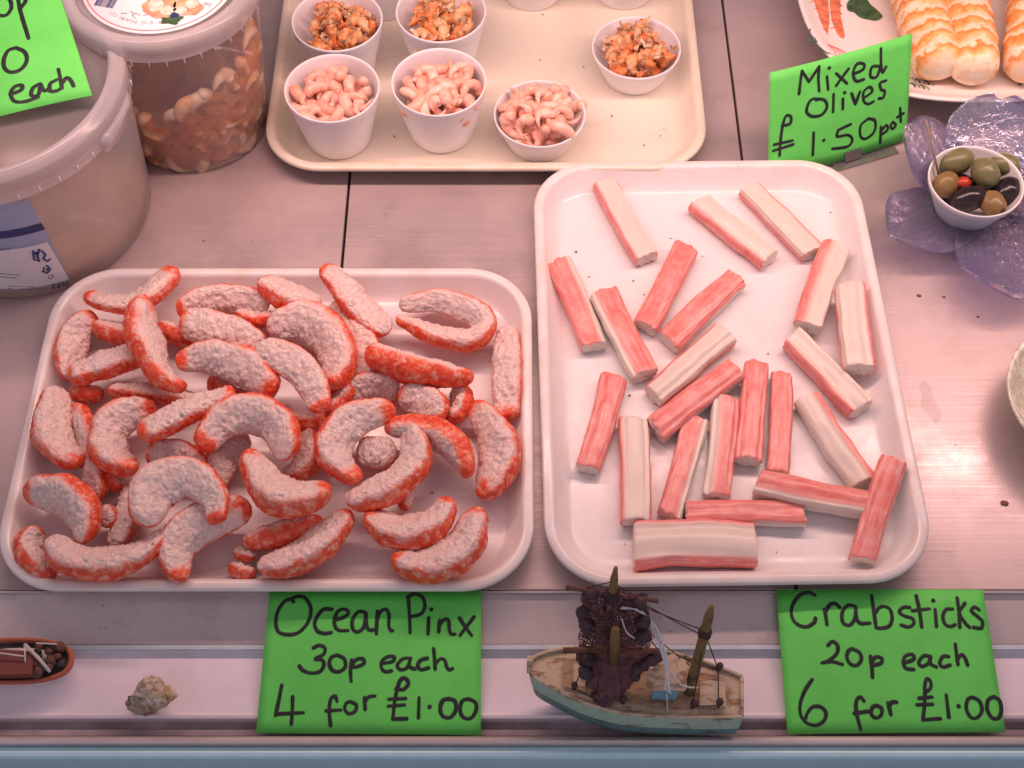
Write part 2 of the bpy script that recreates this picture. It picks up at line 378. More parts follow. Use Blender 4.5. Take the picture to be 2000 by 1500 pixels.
def spline(pts, n, closed=False):
    """Catmull-Rom through tuples of any length."""
    P = [list(p) for p in pts]; out = []
    if len(P) == 1: return [P[0]]
    segs = len(P) if closed else len(P) - 1
    for s in range(n):
        u = s / (n if closed else n - 1) * segs; i = min(int(u), segs - 1); t = u - i
        g = lambda k: P[k % len(P)] if closed else (P[k] if 0 <= k < len(P) else ([2 * a - b_ for a, b_ in zip(P[0], P[1])] if k < 0 else [2 * a - b_ for a, b_ in zip(P[-1], P[-2])]))
        a, b_, c, d = g(i - 1), g(i), g(i + 1), g(i + 2)
        out.append([0.5 * (2 * q + (r_ - p_) * t + (2 * p_ - 5 * q + 4 * r_ - s_) * t * t + (3 * q - p_ - 3 * r_ + s_) * t ** 3) for p_, q, r_, s_ in zip(a, b_, c, d)])
    return out

# ------------------------------------------------------------------ THE COUNTER
xa = U(1410, 0).x * 0.5 + U(1450, 305).x * 0.5; xb = U(683, 335).x * 0.5 + U(668, 520).x * 0.5
y0 = U(1000, 1152).y
mb = MB()
g = 0.0011
for x0, x1 in ((-1.2, xb - g), (xb + g, xa - g), (xa + g, 1.2)):
    mb.box(((x0 + x1) / 2, (y0 + 1.6) / 2, -0.006), (x1 - x0, 1.6 - y0, 0.012))
cs = mb.build('counter_surface', 'steel_deck', smooth=False); tag(cs, kind='structure')
bv = cs.modifiers.new('edge', 'BEVEL'); bv.width = 0.0008; bv.segments = 2
mb = MB(); mb.box((0, 0.9, -0.043), (2.4, 1.6, 0.03)); tag(mb.build('counter_base', 'gap_dark', smooth=False), kind='structure')
def strip(name, prof, mat, smooth=False):
    """A bar with the cross-section prof [(photo row at mid frame, height)] running along the counter front."""
    ys = [(U(1000, py, z).y, z) for py, z in prof]; lo = min(z for _, z in ys) - 0.012
    sec = [Vector((0, y, z)) for y, z in ys] + [Vector((0, ys[-1][0], lo)), Vector((0, ys[0][0], lo))]
    mb = MB(); mb.grid([[p + Vector((x, 0, 0)) for p in sec] for x in (-1.2, 1.2)])
    return tag(mb.build(name, mat, smooth=smooth), kind='structure')
strip('deck_lip', [(1153.5, 0.0), (1154.2, 0.0018), (1158, 0.0016), (1159, -0.0005)], 'steel_rail')
strip('steel_ledge', [(1161, -0.002), (1258, -0.010)], 'steel_strip')
strip('pale_edge_strip', [(1259, -0.0075), (1260, -0.0065), (1268, -0.0065), (1269, -0.0085)], 'strip_pale')
strip('white_ledge', [(1270, -0.011), (1274, -0.0118), (1392, -0.0122), (1397, -0.0110), (1403, -0.0120)], 'panel_white')
strip('front_groove', [(1404, -0.021), (1424, -0.021), (1425, -0.018), (1437, -0.018)], 'groove')
strip('front_rail', [(1438, -0.008), (1441, -0.0045), (1446, -0.0035), (1452, -0.0042), (1456, -0.008)], 'steel_rail')
strip('outer_sill', [(1457.5, -0.010), (1460, -0.0085), (1470, -0.0075), (1477, -0.0085), (1482, -0.0105), (1488, -0.0155), (1500, -0.0265), (1560, -0.085)], 'sill_blue')
# the sloping front pane, clean and clear
gy = U(1000, 1457, -0.004).y
mb = MB(); d = Vector((0, 0.463, 0.886)); nn = Vector((0, -0.886, 0.463)); p0 = Vector((0, gy, -0.004))
q = [p0, p0 + d * 0.62]
mb.add([Vector((x, 0, 0)) + p + nn * t for t in (0, 0.004) for x in (-1.2, 1.2) for p in q],
       [(0, 1, 3, 2), (4, 6, 7, 5), (0, 4, 5, 1), (2, 3, 7, 6), (0, 2, 6, 4), (1, 5, 7, 3)])
tag(mb.build('glass_pane', 'clear_glass', smooth=False), kind='structure')

# ------------------------------------------------------------------ TRAYS
def tray(corners, mat, label, back_depth=None, rc=0.052, zr=0.021):
    P = [U(x, y, zr) for x, y in corners]
    if back_depth:                       # back corners lie outside the frame
        e = ((P[2] - P[3])).normalized(); n = Vector((-e.y, e.x, 0)); P[0] = P[3] + n * back_depth; P[1] = P[2] + n * back_depth
    c = sum(P, Vector()) / 4; ex = ((P[1] - P[0]) + (P[2] - P[3])); w = ex.length / 2; ex.z = 0; ex.normalize(); ey = Vector((-ex.y, ex.x, 0))
    dp = ((P[0] - P[3]).length + (P[1] - P[2]).length) / 2
    def ring(off, z, n=14):
        hw, hd, r = w / 2 - off, dp / 2 - off, max(rc - off, 0.006); out = []
        for cx, cy, a0 in ((hw - r, hd - r, 0), (-hw + r, hd - r, 90), (-hw + r, -hd + r, 180), (hw - r, -hd + r, 270)):
            for k in range(n + 1):
                a = R(a0 + 90 * k / n); out.append(Vector((c.x, c.y, z)) + ex * (cx + r * math.cos(a)) + ey * (cy + r * math.sin(a)))
        return out
    prof = [(0.0205, 0.0012), (0.0035, zr - 0.0050), (0.0012, zr - 0.0046), (0.0, zr - 0.0030), (0.0003, zr - 0.0012), (0.0015, zr), (0.0055, zr + 0.0003), (0.0078, zr - 0.0004),
            (0.0092, zr - 0.0022), (0.0125, zr - 0.0085), (0.0170, 0.0075), (0.0195, 0.0046), (0.0230, 0.0032), (0.0300, 0.0030)]
    rows = [ring(o, z) for o, z in prof]; n = len(rows[0])
    rim = [1.0 if 1 <= i <= 8 else (0.35 if 9 <= i <= 12 else 0.0) for i in range(len(rows)) for _ in range(n)]
    mb = MB(); mb.grid(rows, rim=rim)
    o = mb.build('serving_tray', mat); tag(o, label, 'tray', 'melamine serving trays on the counter'); return o
ZF = 0.0035                               # the tray floors
tray([(119, 522), (1031, 522), (1053, 1152), (-34, 1152)], 'tray_white', 'white tray heaped with red and white seafood pieces')
tray([(1032, 318), (1672, 307), (1836, 1137), (1075, 1143)], 'tray_white', 'white tray of loosely scattered crabsticks')
tray([(0, 0), (0, 0), (1389, 330), (507, 330)], 'tray_cream', 'cream tray carrying white foam cups of prawns and crayfish', back_depth=0.285)

# ------------------------------------------------------------------ SEAFOOD PIECES in the left tray
G_SEA = 'red and white seafood pieces heaped in the left tray'
def sea_piece(pts, r, layer, roll, ends, label, thin=1.0, side=1, thr=0.24):
    """pts: photo points of the centre line; r: half widths in photo pixels; roll turns the dyed rind up on the outside of the curve (side: which side when nearly straight)."""
    n, m = 96, 72
    rr = list(r) if isinstance(r, (list, tuple)) else [r] * len(pts)
    while len(rr) < len(pts): rr.append(rr[-1])
    zs = [ZF + 0.011 + l * 0.0160 for l in (layer if isinstance(layer, (list, tuple)) else [layer] * len(pts))]
    W = []
    for (x, y), z, q in zip(pts, zs, rr):
        p = U(x, y, z); W.append((p.x, p.y, p.z, 0.95 * q * mmpx(p)))
    for i0, i1 in ((0, 1), (-1, -2)):            # the photo points stop short of the rounded ends
        a = Vector(W[i0][:3]); d = (a - Vector(W[i1][:3])).normalized() * W[i0][3] * 0.62; W[i0] = (a.x + d.x, a.y + d.y, a.z, W[i0][3] * 0.92)
    turn = 0.0
    for i in range(1, len(W) - 1):
        a = Vector(W[i][:2]) - Vector(W[i - 1][:2]); c = Vector(W[i + 1][:2]) - Vector(W[i][:2]); turn += math.atan2(a.x * c.y - a.y * c.x, a.dot(c))
    if abs(turn) > 0.45: side = -1 if turn > 0 else 1
    S = spline(W, n); rows = []; rind = []
    sd = random.random() * 50; L = sum((Vector(S[k + 1][:3]) - Vector(S[k][:3])).length for k in range(n - 1)); roll += 14
    for i, s in enumerate(S):
        p = Vector(s[:3]); a = Vector(S[max(i - 1, 0)][:3]); c = Vector(S[min(i + 1, n - 1)][:3]); t = (c - a).normalized()
        left = Vector((0, 0, 1)).cross(t).normalized(); up = t.cross(left); ro = R(roll + 9 * MN.noise(Vector((i * 0.05, sd, 0)))) * side
        lx = left * math.cos(ro) + up * math.sin(ro); uz = up * math.cos(ro) - left * math.sin(ro)      # uz: normal of the broken white face
        u = i / (n - 1); e = min(u, 1 - u) * L / max(s[3] * 0.85, 1e-4); cap = math.sqrt(max(0.0, 1 - (1 - min(1, e)) ** 2)) if e < 1 else 1.0
        cap = max(cap, 0.05); rad = s[3] * cap * (0.90 + 0.20 * math.sin(math.pi * (0.08 + 0.84 * u)) + 0.09 * MN.noise(Vector((u * 5, sd, 1))))
        row = []
        for k in range(m):
            f = 2 * math.pi * k / m; cx, sy = math.cos(f), math.sin(f)
            rx = rad * (abs(cx) ** 0.78) * (1 if cx > 0 else -1)
            ry = rad * (abs(sy) ** 0.8) * (0.50 if sy > 0 else -0.92) * thin
            v = p + lx * rx + uz * ry
            kr = 0.5 + (thr - sy) * 0.95 + 0.42 * MN.noise(v * 85 + Vector((sd, 0, 0))) + 0.15 * MN.noise(v * 240)
            eu = 0.085 + 0.05 * MN.noise(v * 120)
            if 's' in ends and u < eu + 0.05: kr = max(kr, 0.5 + (eu - u) * 9)
            if 'e' in ends and 1 - u < eu + 0.05: kr = max(kr, 0.5 + (eu - 1 + u) * 9)
            kr = max(0.0, min(kr, 1.0)); wgt = max(0.0, 1 - kr * 1.25)
            g_ = MN.noise(v * 420 + Vector((0, sd, 0))); g2 = MN.noise(v * 230 + Vector((sd, 0, sd)))
            dsp = (0.0014 * (abs(g_) - 0.18) + 0.0011 * g2 + 0.0007 * MN.noise(v * 700)) * (0.10 + 0.95 * wgt) + 0.0013 * MN.noise(v * 75 + Vector((sd, sd, 0)))
            dsp -= wgt * 0.0042 * max(0.0, MN.noise(v * 310 + Vector((sd, 5, 0))) - 0.30)
            if kr > 0.6: dsp += 0.00018 * math.sin(u * L * 1300 + 2.5 * MN.noise(v * 90))
            v = v + (lx * cx + uz * sy) * dsp * min(1, cap * 1.5)
            row.append(v); rind.append(kr)
        rows.append(row)
    zmin = min(v.z for row in rows for v in row)
    if zmin < ZF + 0.0003:
        dz = ZF + 0.0003 - zmin
        rows = [[v + Vector((0, 0, dz)) for v in row] for row in rows]
    mb = MB(); mb.grid(rows, rind=rind)
    o = mb.build('seafood_piece', 'surimi'); tag(o, label, 'seafood', G_SEA)
SEA = [
 # points, half widths, layer, roll, ends, label
 ([(175,578),(230,592),(285,575),(330,535)], [20,22,26,34], 1, 10, 'se', 'dog-bone-shaped white piece with two red tips in the back left corner of the tray'),
 ([(175,622),(150,650),(138,690),(133,730)], [26,30,30,24], 0.4, 30, 's', 'hooked piece with red outer edge against the left tray wall near its back corner', -1),
 ([(196,636),(240,650),(285,652)], [26,30,26], 0.2, 45, 's', 'short piece with white top and red belly behind the tall red twisted piece', -1),
 ([(283,594),(281,633),(291,669),(305,704),(325,737),(352,752)], [34,40,39,34,28,20], 2.0, 52, 'se', 'long twisted piece lying front to back, red on its left side, white on its right', -1),
 ([(148,728),(205,708),(268,690)], [30,33,31], 1.1, 14, 's', 'blunt white piece with red rounded left end under the long twisted piece', -1),
 ([(150,764),(190,766)], [24,22], 0.1, 70, 'se', 'dark red piece tucked under the blunt white piece at left', -1),
 ([(222,758),(290,763),(372,778)], [23,25,24], 0.4, 25, 's', 'greyish white piece peeking out below the foot of the long twisted piece', -1),
 ([(112,772),(102,820),(112,865),(148,898)], [33,37,36,26], 0.8, 22, 'e', 'white upright crescent with red foot touching the left tray wall', 1),
 ([(150,805),(165,860),(180,920),(192,960)], [27,30,32,28], 0.1, 35, 's', 'thin piece with red right edge between two crescents at the left', 1),
 ([(292,803),(238,815),(212,850),(220,888),(255,910)], [28,36,38,38,26], 1.0, 28, 'se', 'fat white hook with red lower end left of the straight tube piece', 1),
 ([(447,765),(400,785),(340,812),(285,840)], [20,25,31,32], 2.0, 8, 'se', 'straight white tube piece with red tips pointing up and right', 1),
 ([(357,704),(412,697),(481,720),(522,758)], [24,32,37,34], 1.7, 26, 'se', 'white arched piece with red upper edge in the middle of the left half', 1),
 ([(368,632),(430,645),(500,672)], [32,36,32], 1.3, 15, 's', 'thick white piece with red blot at its left end behind the arched piece', 1),
 ([(515,684),(570,706),(610,752),(624,790)], [28,33,30,27], 2.2, 6, 'e', 'white sausage-like piece ending in bright red tip near the tray centre', 1),
 ([(360,605),(400,588),(470,583),(515,592)], [26,28,26,22], 0.8, 30, 's', 'white piece with red back edge lying along the back of the heap', 1),
 ([(470,612),(500,620),(530,618)], [20,23,20], 0.6, 35, 'e', 'small stub with red end between the thick white piece and the big open crescent', -1),
 ([(525,553),(560,572),(612,588)], [32,34,26], 1.4, 18, 's', 'lumpy white piece with red left edge leaning on the back tray wall', -1),
 ([(540,640),(590,628),(640,655),(658,706),(646,745)], [32,40,42,38,30], 1.2, 24, 'e', 'big open crescent with red right edge behind the sausage-like piece', 1),
 ([(640,525),(675,565),(710,605),(745,640)], [22,28,32,32], [1.6,1.3,0.9,0.7], 5, 's', 'long white tube with red tip sticking up over the back rim', -1),
 ([(655,600),(690,640),(712,685),(712,725)], [22,28,31,30], 0.5, 10, '', 'plain white piece beside the foot of the tube that overhangs the back rim', -1),
 ([(790,596),(855,588),(918,608),(944,634),(915,660),(845,648),(785,622)], [20,25,27,26,28,27,20], 0.5, 25, '', 'closed ring-shaped piece at the back right of the tray', -1),
 ([(735,690),(810,716),(912,734)], [36,40,25], 1.2, 58, 'se', 'broad piece showing its orange belly in front of the ring-shaped piece', -1),
 ([(990,648),(990,700),(990,760),(989,806)], [25,28,28,25], 0.4, 4, 'e', 'upright white piece with square red foot against the right tray wall', 1),
 ([(675,778),(715,758),(765,760)], [26,31,28], 0.3, 35, 's', 'dim white piece with red back in the hollow below the broad orange piece', 1),
 ([(795,770),(835,790),(850,812)], [30,36,28], 0.6, 20, 'se', 'stubby piece seen end-on below the broad orange piece', 1),
 ([(893,758),(897,790),(882,812)], [24,28,22], 0.2, 45, 'se', 'short red-sided piece below the right tip of the broad orange piece', 1),
 ([(930,798),(962,845),(973,899),(950,958)], [26,37,40,32], 0.6, 26, 'se', 'long crescent with red right edge near the right tray wall', 1),
 ([(757,802),(700,816),(662,852),(656,890),(690,930)], [28,36,38,36,26], 1.5, 24, 'se', 'white letter C shaped piece with red back right of the tray centre', 1),
 ([(798,836),(810,885),(785,926),(735,958),(690,975)], [26,34,38,38,28], 1.3, 24, '', 'wide white crescent interlocked with the letter C shaped piece, red below', -1),
 ([(715,880),(755,885)], [32,34], 0.5, 5, '', 'greyish piece seen through the gap between two interlocked crescents', 1),
 ([(765,838),(830,846),(885,878),(910,922)], [26,36,38,20], 0.9, 80, 'se', 'nearly all orange curved piece right of the interlocked crescents', 1),
 ([(808,945),(792,985)], [22,22], 0.2, 80, 'se', 'small red piece tucked under the lower right of the interlocked crescents', -1),
 ([(728,1008),(775,1033),(840,1022),(872,982)], [28,40,38,24], 1.0, 22, 'se', 'smile-shaped piece with orange underside second from the front right', -1),
 ([(782,1092),(840,1098),(900,1064),(926,1005)], [32,41,42,32], 0.9, 20, 'se', 'smile-shaped piece nearest the front right corner of the tray', -1),
 ([(492,890),(525,944),(570,968),(626,958)], [28,42,45,38], 1.9, 24, 'se', 'plump white elbow piece with red underside at the front centre', -1),
 ([(519,1103),(585,1082),(645,1036),(674,1006)], [30,39,35,24], 0.8, 20, 'e', 'white boat-shaped piece with red lower edge along the front centre', -1),
 ([(490,1055),(550,1038),(615,1018)], [28,34,28], 0.3, 62, 'se', 'dark red piece wedged behind the boat-shaped piece', -1),
 ([(289,1008),(302,956),(368,932),(418,970),(420,1012)], [36,44,40,28,21], 2.0, 16, 'e', 'large white arch with red right foot on top of the heap at the front left', 1),
 ([(350,1122),(346,1069),(393,1022),(470,996)], [24,36,40,38], 0.9, 14, 'se', 'white bent piece with red right end standing in front of the large arch', 1),
 ([(60,962),(115,968),(158,1005),(160,1048)], [28,42,40,24], 0.9, 38, 's', 'round-backed piece with broad orange back at the left front', 1),
 ([(72,1045),(62,1075),(95,1115)], [28,33,28], 0.2, 48, 'se', 'orange-sided piece in the very front left corner of the tray', -1),
 ([(108,1058),(143,1090),(220,1094),(285,1070),(316,1044)], [28,38,37,27,18], 1.2, 20, '', 'long white banana-shaped piece with red lower edge at the front left', -1),
 ([(205,998),(214,1018)], [20,20], 0.4, 15, 'e', 'small broken white lump between the orange-backed piece and the large arch', 1),
 ([(262,955),(245,1010),(228,1055)], [26,28,24], 0.2, 8, '', 'plain white piece half hidden under the left foot of the large arch', 1),
 ([(300,892),(340,888),(388,908)], [26,30,26], 0.7, 28, 's', 'short white piece with red top edge right behind the large arch', 1),
 ([(470,858),(440,890),(420,945)], [28,32,26], 0.3, 20, '', 'slim white piece with red left edge below the broad bridge piece', -1),
 ([(402,868),(432,826),(490,808),(543,834),(556,880)], [26,36,40,40,32], 1.9, 28, 's', 'broad bridge-shaped piece with red upper edge in the centre of the heap', 1),
 ([(600,852),(595,900),(562,926)], [26,32,28], 0.4, 32, '', 'half hidden piece with red right side behind the plump elbow piece', 1),
 ([(460,1108),(486,1116)], [23,23], 0.1, 50, 'se', 'small orange chunk at the front edge left of the boat-shaped piece', -1),
 ([(466,1076),(490,1084)], [18,18], 0.1, 30, 's', 'tiny pinkish stub just behind the small orange chunk', -1),
 ([(318,640),(345,650),(366,664)], [24,26,22], 0.2, 60, 'se', 'dark red piece in the gap right of the long twisted piece', -1),
 ([(655,716),(668,762),(640,800)], [26,30,24], 0.3, 40, 'se', 'red-edged piece below the big open crescent', 1),
 ([(420,745),(460,770),(500,780)], [24,26,22], 0.1, 60, 'se', 'deep red piece in the shade under the arched piece', -1),
 ([(215,925),(230,945)], [26,24], 0.0, 60, 'se', 'dark red piece low between the thin piece and the fat hook', -1),
 ([(640,760),(610,820),(560,800)], [24,26,22], 0.0, 40, '', 'pale piece lying flat under the sausage-like piece', -1),
]
for s_ in SEA:
    sea_piece(*s_[:6], side=(s_[6] if len(s_) > 6 else 1))

# ------------------------------------------------------------------ CRABSTICKS
G_STK = 'crabsticks lying in the right tray'
def crabstick(a, b_, wpx, red, half, label, za=0.0, zb=None, thick=0.62, bend=0.0, skin=False):
    """red: direction of the dyed side in degrees round the stick (0 up, 90 to the right of its run); half: half the angle it covers."""
    n, m = 40, 44; zb = za if zb is None else zb
    q = U((a[0] + b_[0]) / 2, (a[1] + b_[1]) / 2, ZF + 0.008 + (za + zb) / 2); hw = 0.99 * wpx * mmpx(q) / 2; th = hw * thick
    A = U(a[0], a[1], ZF + th + za); B = U(b_[0], b_[1], ZF + th + zb)
    t = (B - A).normalized(); right = t.cross(Vector((0, 0, 1))).normalized(); up = right.cross(t)
    sd = random.random() * 90; am = 0.22 if wpx < 80 else 0.05; sl = random.uniform(-am, am); sl2 = random.uniform(-am, am); bend = bend or random.uniform(-0.16, 0.16); tw = random.uniform(-0.10, 0.10)
    rows = []; rind = []; al = []; ar = []; L = (B - A).length
    flut = [random.uniform(0.2, 1.0) for _ in range(9)]
    us = [0, 0.004, 0.012] + [0.03 + 0.94 * i / (n - 7) for i in range(n - 6)] + [0.988, 0.996, 1.0]
    for u in us:
        row = []
        capf = 0.90 if u in (0, 1.0) else (0.97 if u in (0.004, 0.996) else 1.0)
        c0 = A + (B - A) * u + right * math.sin(u * math.pi) * bend * hw
        wob = 1 + 0.10 * MN.noise(Vector((u * 3, sd, 0))) + tw * (u - 0.5)
        for k in range(m):
            f = 2 * math.pi * k / m; cx, sy = math.sin(f), math.cos(f)
            e = 0.66
            rx = hw * (abs(cx) ** e) * (1 if cx > 0 else -1) * wob * capf; ry = th * (abs(sy) ** e) * (1 if sy > 0 else -1) * capf
            gr = 0
            dd = abs((math.degrees(f) - red + 180) % 360 - 180)
            isr = 1 if dd < half else 0
            gr = (0.0002 if isr else 0.0007) * math.cos(k * 2 * math.pi / m * 7 + 1.4 * MN.noise(Vector((sd, k * 0.15, u))) ) * (0.3 if sy < 0 else 1)
            p = c0 + right * rx + up * (ry + gr)
            endp = (sl * rx * 1.0 + (0.0022 if isr else 0.0012) * MN.noise(p * 330)) if u < 0.5 else (sl2 * rx + (0.0022 if isr else 0.0012) * MN.noise(p * 330))
            wt = max(0, 1 - min(u, 1 - u) / 0.12)
            p += (right * cx + up * sy) * (-0.0006 if int(f * 3.2 + sd) % 4 == 0 else 0.0002)
            p += t * endp * wt + right * 0.0007 * MN.noise(Vector((u * 6, k * 0.2, sd))) + up * 0.0007 * MN.noise(Vector((u * 5, sd, k * 0.2)))
            row.append(p); rind.append(max(0, min(1, 0.5 + (half - dd) / 40))); al.append(u * L / 0.09); ar.append(abs(k / m - 0.5) * 2)
        rows.append(row)
    nn_ = len(rows) * m
    mb = MB(); mb.grid(rows, cap=False, rind=rind, along=al, around=ar, seed=[sd] * nn_)
    for row, sgn in ((rows[0], -1), (rows[-1], 1)):        # cut ends: pale layered flesh
        c = sum(row, Vector()) / m; rs = [row, [c + (p - c) * 0.9 for p in row], [c + (p - c) * 0.55 + t * 0.0006 * sgn for p in row], [c + (p - c) * 0.06 + t * 0.0003 * sgn for p in row]]
        k4 = 4 * m
        mb.grid(rs, cap=False, rind=[0.3] * m + [0.0] * (3 * m), along=[0.5] * k4, around=[0.3 + 0.2 * (i // m) for i in range(k4)], seed=[sd] * k4)
    o = mb.build('crabstick', 'crabstick'); tag(o, label, 'crabstick', G_STK)
STK = [
 ((1181,360),(1263,506),50, 165,122, 'pale crabstick with thin red right edge alone at the back left of the tray'),
 ((1364,397),(1503,508),52, 122,84, 'pale crabstick with pink lower side, left one of the back pair'),
 ((1463,370),(1587,496),50, 200,122, 'pale crabstick with thin red right edge, right one of the back pair'),
 ((1090,514),(1160,678),54, 62,82, 'red crabstick with white right edge nearest the left tray wall'),
 ((1178,573),(1260,735),58, -30,62, 'crabstick with white left face and red right face beside the left wall one'),
 ((1340,485),(1260,640),52, 0,92, 'plain red crabstick slanting in the back centre, upper end to the right'),
 ((1438,545),(1306,670),52, 10,88, 'plain red crabstick slanting in front of the back pair'),
 ((1417,652),(1277,775),56, 165,122, 'pale crabstick slanting between two red ones in the middle'),
 ((1438,722),(1280,842),55, 5,88, 'plain red crabstick directly below the slanting pale one', 0.004, 0.002),
 ((1634,482),(1577,640),58, 60,48, 'crabstick with red left face and white right face leaning toward the right wall', 0.004),
 ((1660,560),(1678,722),62, 200,122, 'pale crabstick with thin red left edge propped on the right tray wall', 0.010, 0.006),
 ((1545,660),(1682,800),58, 112,78, 'pale crabstick with pinkish lower side in the middle right'),
 ((1199,738),(1147,917),52, -8,92, 'plain red crabstick standing upright-looking at the left front'),
 ((1236,822),(1241,1022),60, 172,130, 'pale crabstick with red edges pointing at the front stick', 0.0),
 ((1360,820),(1307,1010),50, 50,72, 'crabstick with red left and white right face left of the centre fan', 0.0),
 ((1418,780),(1398,972),54, -55,66, 'crabstick with white left and red right face in the centre fan', 0.001),
 ((1477,712),(1460,902),52, 0,94, 'wide plain red crabstick, left one of the side by side red pair', 0.001),
 ((1526,732),(1518,925),44, 0,94, 'narrow plain red crabstick, right one of the side by side red pair', 0.001),
 ((1575,778),(1688,945),58, -62,40, 'white crabstick with bright red stripe down its right side', 0.0),
 ((1478,945),(1695,988),56, -28,56, 'near horizontal crabstick with red top and white front, right of the fan', 0.0, 0.002, 0.8),
 ((1745,900),(1684,1095),52, 20,100, 'red crabstick leaning on the right tray wall at the front corner', 0.013, 0.003),
 ((1340,1003),(1570,1005),50, -15,80, 'horizontal red crabstick directly behind the widest front one', 0.0),
 ((1238,1066),(1475,1066),100, 180,139, 'widest crabstick lying along the front rim, white between two red bands', 0.0, 0.0, 0.42),
]
for s_ in STK: crabstick(*s_)

# ------------------------------------------------------------------ FOAM CUPS WITH PRAWNS AND CRAYFISH
def cup(rim_c, base_z, hgt, rpx, label, rb=0.72, mat='foam', group='white foam cups on the cream tray', name='foam_cup'):
    ctr = U(rim_c[0], rim_c[1], base_z + hgt); rr = rpx * mmpx(ctr); c = Vector((ctr.x, ctr.y, base_z))
    b0 = rr * rb; th = 0.0017
    prof = [(0.0005, 0.0), (b0 - 0.003, 0.0), (b0 - 0.0008, 0.0006), (b0, 0.0022)]
    for i in range(1, 7):
        f = i / 6; prof.append((b0 + (rr * 0.955 - b0) * f, 0.0022 + (hgt * 0.80 - 0.0022) * f))
    prof += [(rr * 0.985, hgt * 0.84), (rr * 0.992, hgt - 0.004), (rr, hgt - 0.0032), (rr * 1.008, hgt - 0.0018), (rr * 1.004, hgt - 0.0005), (rr * 0.992, hgt), (rr * 0.972, hgt - 0.0006), (rr * 0.955, hgt - 0.003), (rr * 0.945, hgt * 0.80), (b0 - th, 0.004), (b0 * 0.6, 0.0035), (0.0005, 0.0035)]
    mb = MB(); mb.lathe(c, prof, 72)
    o = mb.build(name, mat, origin=c); tag(o, label, 'cup', group)
    return c, rr, hgt
def prawn_mesh(name, mat, arc, Rm, r0, ridged, rough, seed, flake=0):
    n, m = 26, 14; rows = []; random.seed(seed)
    for i in range(n):
        u = i / (n - 1); a = R(-arc / 2 + arc * u); rm = Rm * (1 + 0.25 * u)
        p = Vector((rm * math.cos(a), rm * math.sin(a), 0.0022 * math.sin(u * 5 + seed)))
        o_ = Vector((math.cos(a), math.sin(a), 0)); rad = r0 * (math.sin(math.pi * min(1, 0.12 + u * 0.9)) ** 0.45) * (1.15 - 0.62 * u) if u < 0.98 else r0 * 0.1
        if i == 0: rad *= 0.25
        if ridged: rad *= 1 + 0.10 * abs(math.sin(u * math.pi * 5))
        row = []
        for k in range(m):
            f = 2 * math.pi * k / m; v = p + (o_ * math.cos(f) + Vector((0, 0, 1)) * math.sin(f)) * rad
            row.append(v + (o_ * math.cos(f) + Vector((0, 0, 1)) * math.sin(f)) * rough * MN.noise(v * 300 + Vector((seed, 0, 0))))
        rows.append(row)
    cen = sum((v for r in rows for v in r), Vector()) / (n * m); rows = [[v - cen for v in r] for r in rows]
    mb = MB(); mb.grid(rows)
    for q in range(flake):
        a = R(random.uniform(-arc / 2, arc / 2)); c = Vector((Rm * math.cos(a), Rm * math.sin(a), r0 * 0.5)) - cen; d1 = Vector((random.uniform(-1, 1), random.uniform(-1, 1), random.uniform(0.1, 1))).normalized(); d2 = d1.cross(Vector((random.random(), 0.3, random.random()))).normalized()
        l, wd = random.uniform(0.005, 0.009), random.uniform(0.0026, 0.005); rws = []
        for i in range(5):
            u = i / 4; rws.append([c + d1 * l * u + d2 * wd * (1 - 0.55 * u) * s + d1.cross(d2) * 0.002 * MN.noise(Vector((u * 3, s, q + seed))) + d1.cross(d2) * (0.0005 if s == 0 else 0) for s in (-1, -0.4, 0, 0.5, 1)])
        mb.grid(rws, closed=False, mi=1)
    me_o = mb.build(name, [mat, 'crayfish_flesh'], origin=(0, 0, 0)); return me_o
def heap(protos, c, rr, hgt, n, dome, zlo, label, cat, group, seed, scale=1.0, tilt=70):
    random.seed(seed); k = 0; pts = []
    tries = 0
    while k < n and tries < 6000:
        tries += 1
        a = random.random() * 2 * math.pi; q = math.sqrt(random.random()) * 0.80
        lvl = 0 if k < n * 0.42 else 1
        z = zlo + (0.0 if lvl == 0 else 0.009 + dome * (1 - q * q)); rad = max(0.004, rr * (0.66 + 0.27 * min(1.0, z / hgt)) - (0.0121 if lvl == 0 else 0.0076)) * q / 0.80
        p = Vector((c.x + rad * math.cos(a), c.y + rad * math.sin(a), c.z + z + random.uniform(-0.001, 0.002)))
        if any((p - o_).length < 0.0092 * scale * (1 if tries < 4000 else 0.7) for o_ in pts): continue
        pts.append(p); src = protos[k % len(protos)]
        o = src if src.get('fresh') else src.copy()
        if src.get('fresh'): del src['fresh']
        else: COL.objects.link(o)
        o.location = p; o.scale = (scale * random.uniform(0.88, 1.12),) * 3
        o.rotation_euler = (R(random.uniform(-tilt, tilt)), R(random.uniform(-tilt, tilt)), random.random() * 6.28)
        tag(o, label, cat, group); k += 1
def protos(name, mat, seed, kind):
    out = []
    for i in range(4):
        if kind == 'prawn': o = prawn_mesh(name, mat, 165 + 28 * i, 0.0078 + 0.0004 * i, 0.0050, True, 0.0007, seed + i)
        else: o = prawn_mesh(name, mat, 150 + 28 * i, 0.0062, 0.0054, True, 0.0022, seed + i, 4)
        o['fresh'] = 1; out.append(o)
    return out
PR = protos('peeled_prawn', 'prawn_pink', 11, 'prawn'); CR = protos('crayfish_tail', 'crayfish', 31, 'cray')
ZT = 0.0033
c1 = cup((648, 170), ZT, 0.061, 93, 'tall foam cup of pink prawns at the front left of the cream tray', 0.70)
c2 = cup((857, 158), ZT, 0.061, 92.5, 'tall foam cup of pink prawns in the middle of the cream tray', 0.70)
c3 = cup((1054, 220), ZT, 0.034, 89.5, 'short foam cup of pink prawns nearest the crabstick tray', 0.70)
